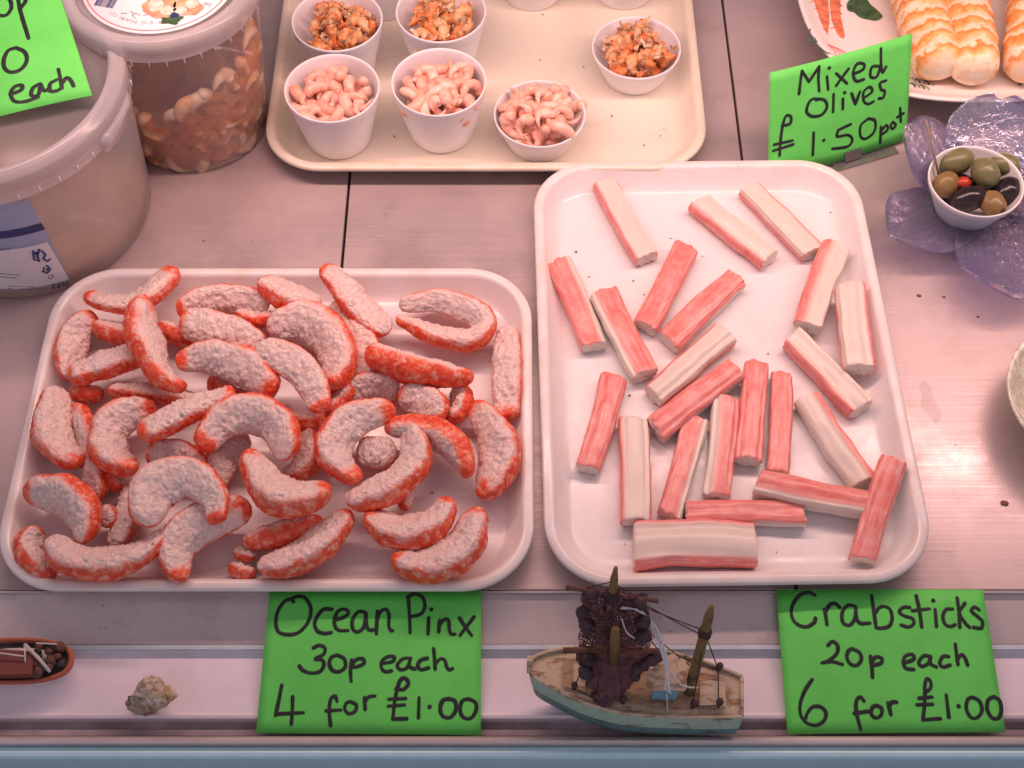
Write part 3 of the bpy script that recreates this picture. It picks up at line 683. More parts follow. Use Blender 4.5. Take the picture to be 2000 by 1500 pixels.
c4 = cup((1243, 91), ZT, 0.034, 86.5, 'short foam cup of crayfish at the right of the cream tray', 0.70)
c5 = cup((658, 37), ZT, 0.061, 88.5, 'tall foam cup of crayfish at the back left', 0.70)
c6 = cup((861, 20), ZT, 0.061, 88, 'tall foam cup of crayfish at the back middle, cut by the top of the picture', 0.70)
cup((1040, -70), ZT, 0.034, 82, 'short foam cup behind the short prawn cup, only its base in view', 0.70)
cup((1222, -72), ZT, 0.034, 82, 'short foam cup right behind the short crayfish cup, cut off by the picture top', 0.70)
cup((742, -96), ZT, 0.061, 82, 'tall foam cup mostly hidden behind the two tall crayfish cups', 0.70)
heap(PR, *c1, 52, 0.004, 0.034, 'small pink peeled prawn heaped in the front left tall cup', 'prawn', 'prawns in the front left tall cup', 3)
heap(PR, *c2, 52, 0.006, 0.037, 'small pink peeled prawn heaped in the middle tall prawn cup', 'prawn', 'prawns in the middle tall cup', 4)
heap(PR, *c3, 52, 0.009, 0.019, 'small pink peeled prawn heaped in the short prawn cup', 'prawn', 'prawns in the short cup', 5)
heap(CR, *c4, 40, 0.007, 0.016, 'orange crayfish tail heaped in the short crayfish cup', 'crayfish', 'crayfish in the short cup', 6)
heap(CR, *c5, 40, 0.005, 0.036, 'orange crayfish tail heaped in the back left tall cup', 'crayfish', 'crayfish in the back left tall cup', 8)
heap(CR, *c6, 40, 0.005, 0.036, 'orange crayfish tail heaped in the back middle tall cup', 'crayfish', 'crayfish in the back middle tall cup', 9)

# ------------------------------------------------------------------ TUBS at the left
def tub_body(c, rb, rt, h, zlid):
    return [(0.001, 0.001), (rb * 0.9, 0.001), (rb - 0.002, 0.0018), (rb, 0.005), (rb + (rt - rb) * 0.5, h * 0.5), (rt * 0.985, h - 0.018), (rt * 0.99, h - 0.012)]
def surf_pt(c, rb, rt, h, px, py, off=0.0):
    """point of the tub wall seen at a photo pixel (front side)"""
    best = None
    a0, a1, z0, z1 = math.pi, 2 * math.pi, 0.0, h
    for it in range(5):
        for i in range(25):
            for j in range(25):
                a = a0 + (a1 - a0) * i / 24; z = z0 + (z1 - z0) * j / 24; r = rb + (rt - rb) * z / h + off
                X, Y = PX(Vector((c.x + r * math.cos(a), c.y + r * math.sin(a), z))); e = (X - px) ** 2 + (Y - py) ** 2
                if best is None or e < best[0]: best = (e, a, z)
        da, dz = (a1 - a0) / 8, (z1 - z0) / 8; a0, a1, z0, z1 = best[1] - da, best[1] + da, max(0, best[2] - dz), min(h, best[2] + dz)
    return best[1], best[2]
# big bucket
bc = U(72, 408, 0.0); RB, RTp, HB = 0.0985, 0.1080, 0.146
t = empty('plastic_bucket', bc, 'large cloudy plastic bucket with lid and blue label under the tilted green card', 'bucket')
mb = MB(); mb.lathe(bc, tub_body(bc, RB, RTp, HB, 0), 96); mb.build('bucket_wall', 'bucket_plastic', t)
mb = MB(); mb.lathe(bc, [(0.001, 0.005), (RB - 0.004, 0.005), (RB - 0.0005, 0.027), (0.001, 0.027)], 72); mb.build('liquid', 'amber_liquid', t)
lid = MB(); rl = 0.1115
lid.lathe(bc, [(0.001, HB - 0.001), (rl - 0.022, HB - 0.001), (rl - 0.018, HB - 0.003), (rl - 0.014, HB - 0.002)], 96)
lo = lid.build('lid', 'lid_plastic', t)
mb = MB(); mb.lathe(bc, [(rl - 0.0138, HB - 0.002), (rl - 0.0125, HB + 0.0075), (rl - 0.010, HB + 0.0095), (rl - 0.006, HB + 0.0085), (rl - 0.0045, HB + 0.0065), (rl - 0.0015, HB + 0.006), (rl, HB + 0.003), (rl + 0.0005, HB - 0.016), (rl - 0.003, HB - 0.0165)], 110)
mb.build('rim', 'rim_plastic', lo, origin=bc)
mb = MB()
for k in range(44):
    a = 2 * math.pi * k / 44; mb.box(bc + Vector(((rl + 0.0008) * math.cos(a), (rl + 0.0008) * math.sin(a), HB - 0.013)), (0.0008, 0.0008, 0.006))
mb.build('rib', 'paper_white', lo, origin=bc)
mb = MB(); rows = []
for i in range(7):
    a = R(-28 + i * 4.5) ; rows.append([bc + Vector((r * math.cos(a), r * math.sin(a), z)) for r, z in ((rl + 0.001, HB - 0.004), (rl + 0.0025, HB - 0.010), (rl + 0.003, HB - 0.018 - 0.003 * math.sin(i)), (rl + 0.0022, HB - 0.0175 - 0.003 * math.sin(i)))])
mb.grid(rows, closed=True); mb.build('tear_tab', 'rim_plastic', lo, origin=bc)
# its label, wrapped on the wall
def wrap(poly_px, mat, off, name, par, c, rb, rt, h, nu=18, nv=10):
    """four photo corners TL, TR, BR, BL wrapped round a tub wall"""
    k = [surf_pt(c, rb, rt, h, *p) for p in poly_px]; mb = MB(); rows = []
    for j in range(nv):
        v = j / (nv - 1); row = []
        for i in range(nu):
            u = i / (nu - 1)
            a = (k[0][0] * (1 - u) + k[1][0] * u) * (1 - v) + (k[3][0] * (1 - u) + k[2][0] * u) * v
            z = (k[0][1] * (1 - u) + k[1][1] * u) * (1 - v) + (k[3][1] * (1 - u) + k[2][1] * u) * v
            r = rb + (rt - rb) * z / h + off; row.append(Vector((c.x + r * math.cos(a), c.y + r * math.sin(a), z)))
        rows.append(row)
    mb.grid(rows, closed=False); return mb.build(name, mat, par, origin=c)
BA = (bc, RB, RTp, HB)
lab = wrap([(-60, 402), (57, 388), (137, 545), (-30, 560)], 'paper_blue', 0.0006, 'label', t, *BA)
wrap([(-60, 452), (80, 434), (88, 446), (-50, 466)], 'print_navy', 0.0010, 'stripe', lab, *BA)
wp = wrap([(-60, 484), (92, 471), (134, 543), (-30, 558)], 'paper_white', 0.0010, 'white_panel', lab, *BA)
def stroke_pts(pts, step=0.8, closed=False):
    n = max(4, int(len(pts) * 6)); return spline(pts, n) if len(pts) > 2 else [list(pts[0]), list(pts[-1])]
def wrap_strokes(strokes, rad, mat, off, name, par, c, rb, rt, h):
    mb = MB()
    for s in strokes:
        P = []
        for x, y in (s if len(s) > 3 else s):
            a, z = surf_pt(c, rb, rt, h, x, y); r = rb + (rt - rb) * z / h + off; P.append(Vector((c.x + r * math.cos(a), c.y + r * math.sin(a), z)))
        mb.tube(P, rad, 6)
    return mb.build(name, mat, par, origin=c)
blots = [[(64,487),(66,505),(76,508),(70,490),(64,497)], [(80,487),(88,495),(84,503),(92,508),(98,503)], [(76,484),(72,500)], [(86,520),(83,528),(92,531),(98,522)], [(90,516),(95,520),(90,525)]]
wrap_strokes(blots, 0.0009, 'print_navy', 0.0013, 'printed_emblem', wp, *BA)
wrap_strokes([[(0,486),(20,484)], [(0,532),(38,535)], [(0,538),(32,541)], [(16,556),(68,558)], [(16,561),(80,563)], [(104,537),(100,542),(94,541),(94,537),(100,534),(105,537)]], 0.00035, 'print_grey', 0.0013, 'printed_text', wp, *BA)
wrap_strokes([[(100,556),(103,553),(106,556),(101,561),(107,560)], [(109.5,559.5),(110,559.5)], [(114,552),(112,555),(115,557),(112,559),(115,560),(117,556),(114,552)], [(121,549),(123,557)], [(126,551),(122,554),(127,556)], [(131,549),(129,553),(132,553),(132,549),(132,557),(129,557)]], 0.0004, 'print_navy', 0.0013, 'weight_print', wp, *BA)

# prawn tub
pc = U(388, 238, 0.0); PB, PT, HP = 0.0640, 0.0765, 0.160
t2 = empty('prawn_tub', pc, 'clear plastic tub of prawns in brine with round printed lid', 'tub')
mb = MB(); mb.lathe(pc, tub_body(pc, PB, PT, HP, 0), 96); mb.build('tub_wall', 'tub_plastic', t2)
rl2 = 0.0800; lid = MB(); lid.lathe(pc, [(0.001, HP), (rl2 - 0.016, HP), (rl2 - 0.013, HP - 0.002)], 90)
lo2 = lid.build('lid', 'lid_plastic', t2)
mb = MB(); mb.lathe(pc, [(rl2 - 0.0128, HP - 0.002), (rl2 - 0.011, HP + 0.0045), (rl2 - 0.008, HP + 0.006), (rl2 - 0.004, HP + 0.0055), (rl2 - 0.001, HP + 0.003), (rl2, HP), (rl2 + 0.0005, HP - 0.012), (rl2 - 0.003, HP - 0.013)], 110); mb.build('rim', 'rim_plastic', lo2, origin=pc)
mb = MB()
for k in range(36):
    a = 2 * math.pi * k / 36; mb.box(pc + Vector(((rl2 - 0.001) * math.cos(a), (rl2 - 0.001) * math.sin(a), HP - 0.015)), (0.0008, 0.0008, 0.006))
mb.build('rib', 'paper_white', lo2, origin=pc)
ZL = HP + 0.0012; lr = 0.0615
mb = MB(); mb.lathe(pc, [(0.0005, ZL), (lr, ZL), (lr + 0.0003, ZL - 0.0006)], 90); lb2 = mb.build('lid_label', 'paper_white', lo2, origin=pc)
mb = MB(); mb.lathe(pc, [(lr - 0.0030, ZL + 0.0003), (lr - 0.0022, ZL + 0.0003)], 90); mb.build('red_ring', 'print_red', lb2, origin=pc)
def flat_blob(mb, cpx, rx, ry, z, seed, mi=0, n=26, rag=0.3):
    c = U(cpx[0], cpx[1], z); k = mmpx(c); vs = [c]
    for i in range(n):
        a = 2 * math.pi * i / n; q = 1 + rag * MN.noise(Vector((math.cos(a) * 1.6, math.sin(a) * 1.6, seed)))
        vs.append(c + Vector((rx * k * q * math.cos(a), ry * k * q * 1.4 * math.sin(a), 0)))
    mb.add(vs, [(0, 1 + i, 1 + (i + 1) % n) for i in range(n)], mi)
mb = MB(); flat_blob(mb, (312, 12), 34, 24, ZL + 0.0004, 1.2); flat_blob(mb, (365, 14), 30, 18, ZL + 0.0004, 4.4)
flat_blob(mb, (304, 10), 16, 12, ZL + 0.0007, 8.2, 1); flat_blob(mb, (328, 20), 15, 9, ZL + 0.0007, 2.2, 1); flat_blob(mb, (352, 20), 14, 9, ZL + 0.0007, 6.6, 1); flat_blob(mb, (374, 8), 14, 9, ZL + 0.0007, 5.1, 1)
flat_blob(mb, (333, 38), 24, 8, ZL + 0.0009, 3.3, 2, 26, 0.9); flat_blob(mb, (340, 30), 8, 6, ZL + 0.0010, 9.0, 3)
mb.build('printed_picture', ['print_prawn', 'print_cream', 'paint_leaf', 'print_navy'], lb2, origin=pc, smooth=False)
def text_arc(txt, c, rad, a0, step, size, z, mat, name, par, flip):
    """letters round an arc, flat at height z"""
    mb = MB()
    for i, ch in enumerate(txt):
        if ch == ' ': continue
        cu = bpy.data.curves.new('glyph', 'FONT'); cu.body = ch; cu.size = size; cu.align_x = 'CENTER'
        ob = bpy.data.objects.new('glyph', cu); COL.objects.link(ob); bpy.context.view_layer.update()
        me = ob.to_mesh(); a = a0 + step * i; rot = Matrix.Rotation(a - math.pi / 2 if flip else a + math.pi / 2, 3, 'Z')
        o_ = Vector((c.x + rad * math.cos(a), c.y + rad * math.sin(a), z))
        mb.add([o_ + rot @ v.co for v in me.vertices], [tuple(p.vertices) for p in me.polygons]); ob.to_mesh_clear(); bpy.data.objects.remove(ob); bpy.data.curves.remove(cu)
    return mb.build(name, mat, par, origin=c, smooth=False)
text_arc('THE BIG PRAWN CO', pc, 0.0485, R(-74), R(-3.6), 0.0052, ZL + 0.0004, 'print_pale', 'printed_words', lb2, True)
mb = MB(); random.seed(5)
for k in range(13):
    p = U(189 + k * 2.9, 2 + k * 0.5, ZL + 0.0004); mb.box(p, (random.choice((0.0004, 0.0008)), 0.010, 0.0002), Matrix.Rotation(R(-12), 3, 'Z'))
mb.build('barcode', 'print_navy', lb2, origin=pc, smooth=False)
mb = MB()
for s in ([(258,30),(262,26),(270,27),(274,31)], [(256,22),(261,26),(259,31),(266,36)], [(236,26),(248,26)], [(280,29),(288,29)], [(398,8),(412,12)], [(400,5),(414,8)]):
    mb.tube([U(x, y, ZL + 0.0004) for x, y in s], 0.0004, 6)
mb.build('small_print', 'print_pale', lb2, origin=pc)
# brine and prawns, heaped right; the slope imitates a reflection's edge on the tub
mb = MB(); rows = []
for r, zf in ((0.001, 0.006), (0.90, 0.006), (0.955, 0.010), (0.965, 0.4), (0.97, 0.7), (0.98, 1.0), (0.001, 1.0)):
    row = []
    for k in range(48):
        a = 2 * math.pi * k / 48; top = 0.075 + 0.030 * math.cos(a - R(10))
        z = zf if zf < 0.05 else top * zf; rad = (PB + (PT - PB) * z / HP) * (r if r > 0.01 else 0.001 / PB)
        row.append(pc + Vector((rad * math.cos(a), rad * math.sin(a), z)))
    rows.append(row)
mb.grid(rows, cap=False); mb.build('brine', 'brine', t2)
BP = []
for i in range(4):
    o = prawn_mesh('brined_prawn', 'prawn_brine', 190 + 30 * i, 0.0105, 0.0068, True, 0.0008, 60 + i); o['fresh'] = 1; BP.append(o)
random.seed(21); pts = []; tr = 0; k = 0
while k < 95 and tr < 40000:
    tr += 1
    a = R(random.uniform(-172, 20)); z = random.uniform(0.012, 0.10)
    if z > 0.070 + 0.036 * math.cos(a - R(5)): continue
    lim = (PB + (PT - PB) * z / HP) - 0.0085
    rad = lim * (0.99 if k < 62 else random.uniform(0.5, 0.9)); p = pc + Vector((rad * math.cos(a), rad * math.sin(a), z))
    if any((p - o_).length < (0.0125 if k < 62 else 0.011) for o_ in pts): continue
    pts.append(p); src = BP[k % 4]; o = src
    if src.get('fresh'): del src['fresh']
    else: o = src.copy(); COL.objects.link(o)
    o.location = p; rotm = Matrix.Rotation(a, 3, 'Z') @ Matrix.Rotation(R(90 + random.uniform(-20, 20)), 3, 'Y') @ Matrix.Rotation(random.random() * 6.28, 3, 'Z')
    o.rotation_euler = rotm.to_euler(); o.scale = (random.uniform(0.78, 0.98),) * 3
    tag(o, 'plump orange prawn pressed against the wall of the clear tub of brine', 'prawn', 'prawns in the tub of brine'); k += 1

# ------------------------------------------------------------------ GREEN PRICE CARDS
def card(name_label, corners, o_, n, strokes, dots, srad, org, sc, bow=0.0015, clip=False):
    """corners in photo pixels on the card's plane (TL, TR, BR, BL); strokes in enlarged pixels"""
    n = n.normalized()
    if n.dot(EYE - o_) < 0: n = -n
    P = [UPl(x, y, o_, n) for x, y in corners]
    ex = (P[2] - P[3]).normalized(); ey = n.cross(ex)
    wd = (P[2] - P[3]).length
    def lift(p): u = (p - P[3]).dot(ex) / wd; return bow * max(0.0, 1 - (2 * u - 1) ** 2)
    mb = MB(); nu, nv = 24, 10; rows = {0: [], 1: []}
    for j in range(nv + 1):
        for s in (0, 1):
            row = []
            for i in range(nu + 1):
                u, v = i / nu, j / nv
                p = (P[3] * (1 - u) + P[2] * u) * (1 - v) + (P[0] * (1 - u) + P[1] * u) * v
                row.append(p + n * (lift(p) - (0.0004 if s else 0.0)))
            rows[s].append(row)
    mb.grid([a + list(reversed(b_)) for a, b_ in zip(rows[0], rows[1])])
    o = mb.build('price_card', 'card_green'); tag(o, name_label, 'price card', 'handwritten green price cards')
    mb = MB()
    def W(x, y, r): p = UPl(org[0] + x / sc, org[1] + y / sc, o_, n); return p + n * (lift(p) + 0.0003)
    for s in strokes:
        C = spline(s, max(6, 7 * (len(s) - 1))) if len(s) > 2 else [list(s[0]), [(s[0][0] + s[1][0]) / 2, (s[0][1] + s[1][1]) / 2], list(s[1])]
        Q = [W(x, y, 0) for x, y in C]; m = 10
        for q in range(2):                                                 # round ends
            pass
        ring = []
        for i, p in enumerate(Q):
            tt = (Q[min(i + 1, len(Q) - 1)] - Q[max(i - 1, 0)]).normalized(); sd = n.cross(tt)
            rr = srad * (1 + 0.22 * MN.noise(p * 90) + 0.10 * MN.noise(p * 600))
            ends = []
            if i == 0: ends = [(-0.92, 0.35), (-0.7, 0.72)]
            for dx, f in ends: ring.append((p + tt * srad * dx, sd, rr * f))
            ring.append((p, sd, rr))
            if i == len(Q) - 1:
                for dx, f in ((0.7, 0.72), (0.92, 0.35)): ring.append((p + tt * srad * dx, sd, rr * f))
        mb.grid([[p - sd * r, p - sd * r * 0.6 + n * 0.00012, p + n * 0.00016, p + sd * r * 0.6 + n * 0.00012, p + sd * r] for p, sd, r in ring], closed=False)
    for x, y in dots:
        p = W(x, y, 0); k = 14; ax = ex; ay = ey
        vs = [p + n * 0.00016] + [p + (ax * math.cos(2 * math.pi * i / k) + ay * math.sin(2 * math.pi * i / k)) * srad * 1.25 for i in range(k)]
        mb.add(vs, [(0, 1 + i, 1 + (i + 1) % k) for i in range(k)])
    mb.build('lettering', 'ink', o)
    return o, P, n, ex, ey
S1 = [
 [(375,185),(350,165),(300,185),(250,260),(235,350),(260,420),(340,440),(420,420),(490,340),(510,240),(470,160),(410,142),(350,165)],
 [(675,245),(610,245),(560,300),(540,360),(565,415),(620,432),(670,425)],
 [(695,325),(760,310),(805,275),(780,245),(730,255),(698,310),(698,370),(730,408),(800,410)],
 [(930,268),(880,265),(835,330),(840,400),(880,420),(925,380),(940,290)], [(940,275),(945,370),(965,405),(1000,405)],
 [(1030,260),(1025,350),(1022,435)], [(1025,340),(1050,270),(1095,245),(1120,290),(1118,370),(1135,410),(1150,410)],
 [(1270,145),(1280,290),(1285,425)], [(1265,150),(1320,125),(1380,150),(1400,220),(1370,280),(1280,305)],
 [(1430,310),(1425,435)], [(1515,330),(1508,420)], [(1510,370),(1550,325),(1585,330),(1590,390),(1605,435),(1635,435)],
 [(1785,300),(1730,370),(1675,445)], [(1670,310),(1710,370),(1765,445)],
 [(530,545),(575,525),(620,545),(610,595),(545,630),(600,640),(612,680),(580,730),(510,740),(450,720),(420,685)],
 [(715,600),(770,630),(780,690),(735,730),(680,720),(655,670),(670,620),(715,600)],
 [(830,640),(820,720),(825,805)], [(830,690),(860,640),(915,630),(925,665),(880,690),(830,695)],
 [(1080,665),(1150,650),(1160,615),(1110,615),(1065,650),(1062,700),(1090,730),(1140,725)],
 [(1290,625),(1230,630),(1185,680),(1210,715),(1260,700),(1285,640)], [(1287,630),(1280,690),(1325,710)],
 [(1420,625),(1370,640),(1345,680),(1370,715),(1430,700)],
 [(1468,550),(1475,620),(1480,710)], [(1480,670),(1520,630),(1555,640),(1570,690),(1590,715),(1615,705)],
 [(283,835),(260,950),(235,1070)], [(235,1060),(340,1055),(450,1050)], [(368,925),(365,1040),(358,1140)],
 [(715,960),(700,920),(665,950),(655,1040),(665,1155)], [(630,1035),(745,1030)],
 [(820,965),(865,990),(855,1040),(805,1058),(775,1020),(790,975),(820,965)],
 [(930,935),(935,1025)], [(930,970),(960,930),(1010,920)],
 [(1175,865),(1235,868),(1272,820),(1240,780),(1205,805),(1185,870),(1165,960),(1155,1060),(1150,1100)], [(1150,1100),(1260,1098)], [(1120,945),(1250,940)], [(1115,1000),(1240,990)],
 [(1355,935),(1350,1090)],
 [(1580,940),(1635,960),(1640,1030),(1600,1085),(1545,1080),(1520,1030),(1535,960),(1580,940)],
 [(1740,940),(1795,970),(1800,1030),(1760,1090),(1700,1085),(1675,1030),(1690,960),(1740,940)]]
D1 = [(1450,245), (1437,1005)]
def lying_plane(y_front, z0, pitch): o_ = U(1000, y_front, z0); return o_, Vector((0, -math.sin(R(pitch)), math.cos(R(pitch))))
o_, n_ = lying_plane(1434, -0.0105, 9.0)
card('green handwritten card reading 30p each, 4 for one pound, on the front ledge', [(527, 1153), (940, 1152), (939, 1436), (500, 1432)], o_, n_, S1, D1, 0.00128, (480, 1130), 4.0)
S2 = [
 [(395,130),(350,108),(280,130),(225,210),(220,290),(260,350),(330,372),(390,340),(400,305)],
 [(470,240),(480,300),(488,355)], [(475,260),(510,205),(550,195),(585,225)],
 [(700,215),(650,210),(605,260),(610,340),(660,360),(700,310),(708,225)], [(708,220),(712,300),(740,345),(815,345)],
 [(828,135),(845,250),(862,380)], [(850,270),(900,220),(965,235),(985,310),(960,370),(890,385),(862,375)],
 [(1120,225),(1070,225),(1040,260),(1080,290),(1140,310),(1150,350),(1110,375),(1055,360)],
 [(1170,135),(1195,250),(1212,375)], [(1140,250),(1270,235)], [(1315,240),(1325,370)],
 [(1450,235),(1400,240),(1375,290),(1390,350),(1430,370),(1470,355)],
 [(1485,150),(1498,260),(1505,375)], [(1545,190),(1502,262),(1545,340),(1580,375)],
 [(1655,240),(1620,220),(1595,250),(1640,290),(1680,330),(1670,380),(1610,375)],
 [(495,515),(530,485),(570,520),(560,580),(500,630),(450,648)], [(450,648),(530,640),(605,660)],
 [(680,540),(735,570),(750,620),(720,665),(670,660),(640,610),(650,560),(680,540)],
 [(820,600),(830,680),(835,760)], [(825,650),(860,605),(905,615),(900,650),(840,670)],
 [(1080,650),(1150,620),(1140,585),(1090,595),(1070,640),(1090,690),(1150,700)],
 [(1280,600),(1230,595),(1190,640),(1210,675),(1260,655),(1280,605)], [(1280,600),(1280,655),(1325,680)],
 [(1420,600),(1375,600),(1350,650),(1375,680),(1430,665)],
 [(1470,505),(1480,590),(1490,660)], [(1485,620),(1520,585),(1545,610),(1565,665)],
 [(375,775),(320,860),(285,960),(290,1050),(340,1110),(410,1125),(465,1090),(480,1030),(440,985),(380,985),(340,1030),(325,1075)],
 [(770,940),(740,910),(710,950),(715,1040),(745,1160)], [(695,1035),(800,1020)],
 [(870,975),(905,1000),(900,1050),(860,1070),(825,1040),(835,990),(870,975)],
 [(955,955),(975,1045)], [(960,985),(985,950),(1020,950)],
 [(1240,875),(1280,840),(1278,790),(1250,772),(1236,820),(1236,900),(1230,1000),(1220,1085)], [(1220,1085),(1355,1075)], [(1190,920),(1290,910)], [(1175,970),(1295,965)],
 [(1400,895),(1420,1065)],
 [(1600,910),(1655,940),(1675,1010),(1640,1065),(1590,1065),(1555,1000),(1565,930),(1600,910)],
 [(1770,905),(1815,940),(1825,1020),(1800,1070),(1750,1065),(1715,1000),(1725,930),(1770,905)]]
D2 = [(1300,172), (1495,980)]
card('green handwritten card reading Crabsticks 20p each, on the front ledge', [(1516, 1152), (1920, 1152), (1964, 1430), (1538, 1434)], o_, n_, S2, D2, 0.00128, (1490, 1130), 3.9216)
S3 = [
 [(545,455),(535,530),(527,605)], [(545,455),(590,525)], [(590,525),(655,425)], [(655,425),(650,500),(655,585)],
 [(705,490),(713,575)], [(765,470),(835,535)], [(845,440),(800,500),(765,550)],
 [(878,475),(940,445),(945,410),(900,410),(875,470),(895,520),(945,510)],
 [(1050,425),(1000,430),(990,490),(1030,495),(1060,420)], [(1060,310),(1060,400),(1070,465),(1095,430)],
 [(640,645),(620,635),(590,660),(575,720),(610,750),(670,740),(705,690),(690,645),(640,635)],
 [(748,605),(745,720)], [(808,635),(808,700)], [(865,600),(890,670)], [(890,670),(920,590)],
 [(948,630),(1000,590),(985,560),(945,590),(945,650),(975,670),(1010,655)],
 [(1095,520),(1055,535),(1060,575),(1085,590),(1075,630),(1045,635)],
 [(420,815),(470,800),(475,755),(445,750),(425,810),(412,900),(405,1010)], [(370,940),(485,910)], [(365,980),(490,935)],
 [(620,855),(615,1000)], [(860,800),(778,838)], [(778,838),(772,880),(840,870),(870,900),(840,945),(740,960)],
 [(975,765),(1020,780),(1015,850),(960,895),(925,880),(925,810),(975,765)],
 [(1060,820),(1055,925)], [(1060,850),(1095,810),(1105,840),(1065,870)],
 [(1140,790),(1160,810),(1140,835),(1125,815),(1140,790)], [(1190,700),(1195,790)], [(1170,760),(1215,735)]]
D3 = [(720,435), (820,595), (685,905)]
A_, B_ = U(1500, 352, 0.004), U(1770, 273, 0.004); ex = (B_ - A_).normalized(); bk = Vector((-ex.y, ex.x, 0))
tl = R(24); upv = bk * math.sin(tl) + Vector((0, 0, math.cos(tl))); n3 = ex.cross(upv)
o3, P3, nn3, ex3, ey3 = card('green card reading Mixed Olives in a clip behind the crabstick tray', [(1503, 142), (1782, 65), (1770, 273), (1500, 352)], A_, n3, S3, D3, 0.00135, (1400, 0), 3.3333, 0.003)
cc = UPl(1662, 308, A_, n3)
rotc = Matrix((ex3, ey3, nn3)).transposed()
mb = MB(); mb.box(cc + ey3 * 0.004 + nn3 * 0.0035, (0.016, 0.009, 0.0012), rotc); mb.box(cc + ey3 * 0.003 - nn3 * 0.0022, (0.016, 0.012, 0.0012), rotc)
mb.box(cc - ey3 * 0.0025 + nn3 * 0.0006, (0.016, 0.0012, 0.007), rotc); mb.box(Vector((cc.x, cc.y, 0.0012)) + ex * 0.012 - bk * 0.001, (0.062, 0.016, 0.002), Matrix.Rotation(math.atan2(ex.y, ex.x), 3, 'Z'))
tag(mb.build('card_clip', 'clip_steel', smooth=False), 'small metal clip holding up the Mixed Olives card', 'clip')
S4 = [[(30,-25),(75,10),(80,70),(40,115),(-20,100),(-40,40),(-15,-15),(30,-25)], [(122,-40),(150,100),(203,275)], [(125,-20),(165,-15),(182,15),(150,60)],
 [(115,340),(175,370),(190,430),(150,490),(80,510),(35,480),(30,420),(60,360),(115,340)],
 [(75,665),(150,635),(155,602),(105,612),(78,660),(105,712),(180,715),(270,685)],
 [(285,592),(235,620),(222,670),(268,672),(288,605)], [(288,600),(310,640),(350,625)],
 [(400,562),(355,590),(352,640),(400,640),(430,620)], [(410,490),(425,560),(435,622)], [(430,595),(468,548),(498,570),(515,605)]]
o4 = Vector((bc.x, bc.y, HB + 0.0125)); n4 = Vector((0.0, -0.10, 1.0))
card('green card lettered each, lying tilted on the bucket lid', [(-75, -60), (100, -62), (180, 186), (-20, 232)], o4, n4, S4, [], 0.0016, (0, 0), 3.5714, 0.001)

# ------------------------------------------------------------------ PLATTER WITH SEAFOOD ROLLS
ZP = 0.040
pcn = U(1868, -40, ZP); kx = mmpx(pcn); RX, RY = 318 * kx, 330 * kx * 1.0
def sup(a, q): c, s = math.cos(a), math.sin(a); e = 2 / 2.7; return Vector((RX * q * abs(c) ** e * (1 if c > 0 else -1), RY * q * abs(s) ** e * (1 if s > 0 else -1), 0))
mb = MB(); rows = []
for q, z in ((0.60, 0.0), (0.64, 0.0), (0.66, 0.012), (0.95, ZP - 0.006), (0.995, ZP - 0.002), (1.0, ZP), (0.992, ZP + 0.0012), (0.97, ZP), (0.93, ZP - 0.0045), (0.88, ZP - 0.008), (0.80, ZP - 0.010), (0.01, ZP - 0.0105)):
    rows.append([Vector((pcn.x, pcn.y, z)) + sup(2 * math.pi * k / 96, q) for k in range(96)])
mb.grid(rows); plat = mb.build('platter', 'china'); tag(plat, 'white china platter painted with prawns and leaves under striped rolls', 'platter')
ZD = ZP - 0.0098
def hgt_at(p):
    d = p - Vector((pcn.x, pcn.y, p.z)); best = 0
    for i in range(60, 101):
        pass
    a = math.atan2(d.y / RY, d.x / RX); s = sup(a, 1.0).length; q = d.length / s if s else 0
    pr = [(0.0, ZP - 0.0105), (0.80, ZP - 0.010), (0.88, ZP - 0.008), (0.93, ZP - 0.0045), (0.97, ZP), (0.992, ZP + 0.0012), (1.0, ZP), (2, ZP)]
    for (a0, z0), (a1, z1) in zip(pr, pr[1:]):
        if a0 <= q <= a1: return z0 + (z1 - z0) * (q - a0) / (a1 - a0)
    return ZP
def D(x, y, off=0.0005):
    p = U(x, y, ZD)
    for _ in range(3): p = U(x, y, hgt_at(p) + off)
    return p
def poly(mb, pts, mi=0, off=0.0005):
    c = (sum(p[0] for p in pts) / len(pts), sum(p[1] for p in pts) / len(pts)); C = spline(pts, len(pts) * 4, True)
    rows = [[D(c[0] + (x - c[0]) * f, c[1] + (y - c[1]) * f, off) for x, y in C] for f in (1.0, 0.66, 0.33, 0.02)]
    mb.grid(rows, cap=False, mi=mi)
def line(mb, pts, r, mi=0, off=0.0006):
    C = spline(pts, 5 * len(pts)); mb.tube([D(x, y, off) for x, y in C], r, 5, mi)
mb = MB()
poly(mb, [(1582,-20),(1612,-15),(1620,30),(1618,60),(1610,90),(1592,65),(1582,30)]); poly(mb, [(1622,-20),(1640,-10),(1642,30),(1650,70),(1640,72),(1628,50),(1622,20)])
for y in (5, 22, 40, 58): line(mb, [(1582, y), (1598, y - 6), (1616, y + 4)], 0.0004, 1, 0.0008)
for y in (8, 24, 40, 55): line(mb, [(1623, y), (1636, y - 2), (1645, y + 4)], 0.0004, 1, 0.0008)
for k in range(5): line(mb, [(1612, 85), (1622 + 4 * k, 95), (1626 + 8 * k, 106)], 0.00025, 1, 0.0008)
mb.build('painted_prawn', ['paint_orange', 'print_red'], plat, origin=plat.location)
mb = MB(); poly(mb, [(1655,5),(1670,-6),(1690,-4),(1700,8),(1712,18),(1724,32),(1712,40),(1696,38),(1680,34),(1668,24),(1656,20)])
mb.build('painted_leaf', 'paint_leaf', plat, origin=plat.location)
mb = MB()
line(mb, [(1585,52),(1580,64),(1585,78),(1597,90),(1604,100),(1608,112),(1600,116)], 0.0007); line(mb, [(1600,92),(1615,103),(1635,110)], 0.0006)
